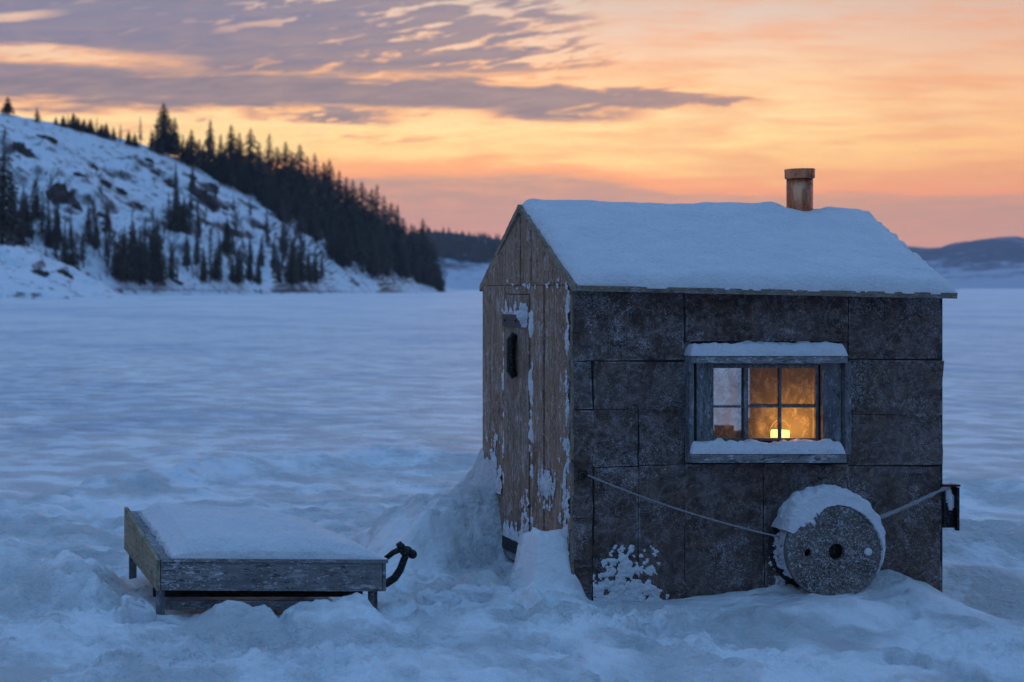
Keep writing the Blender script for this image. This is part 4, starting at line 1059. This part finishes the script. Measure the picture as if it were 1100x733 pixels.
# snow cap: sweep along the upper rim
na, nb = 150, 40
an = np.linspace(R(-28), R(157), na); bb = np.linspace(0, 1, nb)
AN, BB = np.meshgrid(an, bb, indexing='ij'); deg = np.degrees(AN)
tk = np.interp(deg, [-28,-10,10,30,60,90,115,135,150,165,180,196], [.006,.014,.026,.048,.074,.084,.082,.070,.028,.002,.002,.002])
lip = np.interp(deg, [-28,0,30,60,85,105,120,133,145,160,196], [.004,.008,.012,.012,.010,.022,.060,.070,.034,.012,.003])
ns = fbm(AN*7, BB*3, 4, 501); ns2 = fbm(AN*22, BB*7, 3, 503)
lip = lip*(1+.5*ns+.4*ns2)
yy0, yy1 = YC0-.020, YC1-.004
# across: front lip (inside the face), over the rim, to the back
phi = BB*np.pi
rr = RR + .004 + np.where(BB < .25, -lip*(1-BB/.25)**1.2, 0) + tk*(1+.20*ns+.07*ns2)*np.sin(np.clip((BB-.08)/.84,0,1)*np.pi)**.55
yy = yy0 + (yy1-yy0)*np.where(BB<.25, .10*np.sin(BB/.25*np.pi/2), .10 + .90*(BB-.25)/.75) - .012*np.sin(np.clip(BB/.5,0,1)*np.pi)*np.clip(tk/.05,0,1)
yy = np.where(BB < .02, YC0+.002, yy)
mb = MB(); mb.grid(np.stack([rc[0]+rr*np.cos(AN), yy, rc[1]+rr*np.sin(AN)], -1))
mb.build('snow_cap', M['snow'], reel, smooth=True, recalc=True)
# snow packed on the barrel's left side
A_, B_ = np.meshgrid(np.linspace(R(140), R(222), 90), np.linspace(YC0+.030, YC1-.033, 46))
mk = .30 + fbm(A_*9, B_*32, 4, 521, .6) - .9*np.abs((B_-YC0)/(YC1-YC0)-.45)
rr_ = .236 + .020*np.clip(mk*1.5, 0, 1)**.7
V_ = np.stack([rc[0]+rr_*np.cos(A_), B_, rc[1]+rr_*np.sin(A_)], -1); mb = MB(); idx = {}
kp = mk > 0; cl = kp[:-1,:-1]|kp[1:,:-1]|kp[:-1,1:]|kp[1:,1:]
for i, k in zip(*np.nonzero(cl)):
    q = [(i,k),(i,k+1),(i+1,k+1),(i+1,k)]
    for p_ in q:
        if p_ not in idx: idx[p_] = len(mb.v); mb.v.append(tuple(V_[p_]))
    mb.f.append(tuple(idx[p_] for p_ in q))
rq = random.Random(21)
mb.build('barrel_snow', M['snow'], reel, smooth=True, recalc=False)
# ropes
def rope(a, c, sag, rad, name, label, n=40, fuzz=.15):
    a = Vector(a); c = Vector(c); pts = []; rd = []
    for i in range(n):
        f = i/(n-1); p = a.lerp(c, f); p.z -= sag*4*f*(1-f); p.y += .002*math.sin(i*1.7); pts.append(p); rd.append(rad*(1+fuzz*rq.uniform(-1,1)))
    mb = MB(); mb.tube(pts, rd, 8); o = mb.build(name, M['rope'], smooth=True); return tag(o, label, 'rope')
rope((ec[0]+.026, ec[1]-.008, ec[2]-.002), PT(838,577,YF-.16), .028, .0055, 'rope', 'thin frosted rope running from the corner eye bolt to the reel')
rope(PT(941,558,YC0+.12), PT(1022,521,8.645), .006, .011, 'rope', 'short thick frosty rope from the reel up to the right end bracket', 26, .35)

# ------------------------------------------------------------------ low wooden platform
FL, FR, BL, BR = (.868,8.15,.336), (2.083,8.15,.330), (.795,9.30,.441), (1.945,9.00,.345)
plat = thing('wooden_platform', 'low weathered wooden platform heaped with smooth snow on the ice', 'platform', (1.43, 8.6, 0))
def quadprism(pts, th, inset=0):
    mb = MB(); lo = [(x,y,z-th) for x,y,z in pts]; mb.hexa(lo, pts); return mb
def off(p, dx=0, dy=0, dz=0): return (p[0]+dx, p[1]+dy, p[2]+dz)
quadprism([off(FL,.012,-.012,.002), off(FR,.008,-.012,.002), off(BR,0,0,.002), off(BL,.012,0,-.02)], .020).build('deck', M['grey'], plat, bevel=.003)
mb = MB(); z1 = FL[2]-.020; mb.hexa([(FL[0]+.014,8.148,.166),(FR[0]-.022,8.148,.160),(FR[0]-.022,8.176,.160),(FL[0]+.014,8.176,.166)], [(FL[0]+.014,8.148,z1),(FR[0]-.022,8.148,z1-.004),(FR[0]-.022,8.176,z1-.004),(FL[0]+.014,8.176,z1)])
mb.build('rail', M['grey'], plat, bevel=.003)
mb = MB(); mb.hexa([(FL[0]-.012,8.14,.165),(FL[0]+.010,8.14,.165),(BL[0]+.012,9.30,.190),(BL[0]-.012,9.30,.190)], [(FL[0]-.012,8.14,.333),(FL[0]+.010,8.14,.333),(BL[0]+.012,9.30,.447),(BL[0]-.012,9.30,.447)])
o = mb.build('rail', M['mossy'], plat, bevel=.003); o['label'] = 'greenish brown mossy side rail'
mb = MB(); mb.hexa([(FR[0]-.018,8.15,.160),(FR[0],8.15,.160),(BR[0],9.0,.19),(BR[0]-.02,9.0,.19)], [(FR[0]-.018,8.15,.310),(FR[0],8.15,.310),(BR[0],9.0,.323),(BR[0]-.02,9.0,.323)]); mb.build('rail', M['grey'], plat, bevel=.003)
mb = MB(); mb.hexa([(BL[0],9.27,.2),(BR[0]-.02,8.97,.19),(BR[0]-.02,8.995,.19),(BL[0],9.295,.2)], [(BL[0],9.27,.41),(BR[0]-.02,8.97,.322),(BR[0]-.02,8.995,.322),(BL[0],9.295,.41)]); mb.build('rail', M['grey'], plat, bevel=.003)
for (x, y, zt_) in ((FL[0]+.016, 8.195, .32), (FR[0]-.06, 8.20, .31), (BL[0]+.035, 9.24, .40), (BR[0]-.06, 8.94, .31)):
    mb = MB(); mb.box(x-.022, x+.022, y-.018, y+.018, -.10, zt_-.02); mb.build('leg', M['greyz'], plat, bevel=.003)
mb = MB(); mb.box(FL[0]+.045, FL[0]+.85, 8.235, 8.255, .045, .095); mb.build('stretcher', M['grey'], plat, bevel=.003)
mb = MB(); mb.box(FL[0]+.01, FR[0]-.04, 8.50, 8.53, .06, .30); mb.build('crossbeam', M['dark'], plat, bevel=.003)
# bent iron coupling at the right end
yq = 8.32
mb = MB(); P_ = lambda x, y, dy=0: PT(x, y, yq+dy)
mb.tube([P_(404,629), P_(415,627), P_(424,621), P_(430,612), P_(434,601), P_(436,597)], [.020,.021,.021,.020,.019,.018], 10)
cp = mb.build('coupling', M['black'], plat, smooth=True)
mb = MB(); mb.tube([P_(437,597), P_(430,590), P_(422,594), P_(412,602,.04)], [.022,.020,.015,.014], 9); mb.ball(P_(431,588), .024, 12); mb.ball(P_(437,592), (.032,.03,.028), 12); mb.ball(P_(443,595.5,-.01), (.026,.024,.026), 12)
mb.tube([P_(428,583.5), P_(432,589)], [.018,.02], 8)
mb.build('clamp_knuckle', M['black'], cp, smooth=True)
# platform snow: dome
nu, nv = 260, 200
s = np.linspace(0,1,nu); q = np.linspace(0,1,nv); SS, QQ = np.meshgrid(s, q)
FLa, FRa, BLa, BRa = map(np.array, (off(FL,.016,-.008,.003), off(FR,.004,-.010,.003), off(BL,.02,0,-.016), off(BR,0,0,.003)))
Pm = ((1-SS)*(1-QQ))[...,None]*FLa + (SS*(1-QQ))[...,None]*FRa + ((1-SS)*QQ)[...,None]*BLa + (SS*QQ)[...,None]*BRa
ex = np.clip(np.minimum(SS*1.6+.02, (1-SS)*1.0)/.32, 0, 1); ey = np.clip(np.minimum(QQ*1.0+.015, (1-QQ)*1.2)/.13, 0, 1)
dome_ = np.sin(ex*np.pi/2)**.75*np.sin(ey*np.pi/2)**.6
hh = (.092 + .012*fbm(Pm[...,0]*2.4, Pm[...,1]*2.4, 3, 601))*dome_*np.interp(SS,[0,.02,.05,.13,1],[0,0,.5,1,1])*np.interp(QQ,[0,.5,1],[1,1.15,1.0]) + .004*fbm(Pm[...,0]*18, Pm[...,1]*18, 3, 603)*np.clip(dome_*2,0,1)
top = Pm.copy(); top[...,2] += np.where(SS<.042+.010*fbm(Pm[...,1]*16,Pm[...,0]*16,3,605), -.010, np.maximum(hh, .004))
mb = MB(); mb.grid(top); bo = Pm.copy(); bo[...,2] -= .001
for (a, c) in ((top[0],bo[0]),(top[-1],bo[-1]),(top[:,0],bo[:,0]),(top[:,-1],bo[:,-1])): mb.grid(np.stack([a,c]))
mb.build('platform_snow', M['snow'], plat, smooth=True, weld=True)

# ------------------------------------------------------------------ loose lumps of snow
def lump(px, py, Y, rx, ry, rz_, seed, label, sq=.72, tilt=0):
    x, y, z = PT(px, py, Y)
    mb = MB(); n, m_ = 40, 24
    th = np.linspace(0, 2*np.pi, n); ph = np.linspace(0, np.pi, m_); TH_, PH = np.meshgrid(th, ph)
    d = 1 + .22*fbm(np.cos(TH_)*1.4+seed, np.sin(TH_)*1.4+PH*1.1, 4, seed)
    se = lambda c: np.sign(c)*np.abs(c)**sq
    g = np.stack([x+rx*d*se(np.sin(PH))*se(np.cos(TH_)), y+ry*d*se(np.sin(PH))*se(np.sin(TH_)), z+rz_*d*se(np.cos(PH))], -1)
    g[...,2] += tilt*(g[...,0]-x)
    mb.grid(g); o = mb.build('snow_lump', M['snow'], smooth=True, weld=True)
    return tag(o, label, 'snow lump')
lump(149, 661, 8.10, .085, .08, .075, 3, 'block of snow leaning at the front left leg of the platform', .40, -.35)
lump(470, 646, 8.62, .12, .09, .055, 5, 'rounded snow lump on the trodden path, left of two before the door')
lump(513, 641, 8.78, .14, .10, .065, 8, 'rounded snow lump on the trodden path nearest the hut door')

# ------------------------------------------------------------------ haze
def haze(density):
    m, b = newmat('haze'); v = b.n('ShaderNodeVolumePrincipled')
    v.inputs['Color'].default_value = (.72,.80,.95,1); v.inputs['Density'].default_value = density
    b.out(v.outputs[0], 'Volume')
    mb = MB(); mb.box(-3200, 5200, -40, 5200, -2, 260); o = mb.build('haze', m); o['kind'] = 'stuff'
    tag(o, 'thin blue evening haze lying over the frozen lake', 'haze')
USE_HAZE = True
if USE_HAZE: haze(.00008)

# ------------------------------------------------------------------ camera
cd = bpy.data.cameras.new('camera'); co = bpy.data.objects.new('camera', cd); COL.objects.link(co)
co.location = (0, 0, CH); co.rotation_euler = (R(90), 0, 0)
cd.sensor_width = 36; cd.sensor_fit = 'HORIZONTAL'; cd.lens = 36*F/1100
cd.shift_x = (550-XP)/1100; cd.shift_y = (YP-366.5)/1100
cd.clip_start = .1; cd.clip_end = 20000
cd.dof.use_dof = True; cd.dof.focus_distance = 8.7; cd.dof.aperture_fstop = 2.6
scene.camera = co
vs = scene.view_settings; vs.view_transform = 'Standard'; vs.look = 'None'; vs.exposure = 0; vs.gamma = 1; vs.use_curve_mapping = False
scene.cycles.max_bounces = 8; scene.cycles.transparent_max_bounces = 12; scene.cycles.volume_bounces = 1
scene.cycles.use_denoising = True
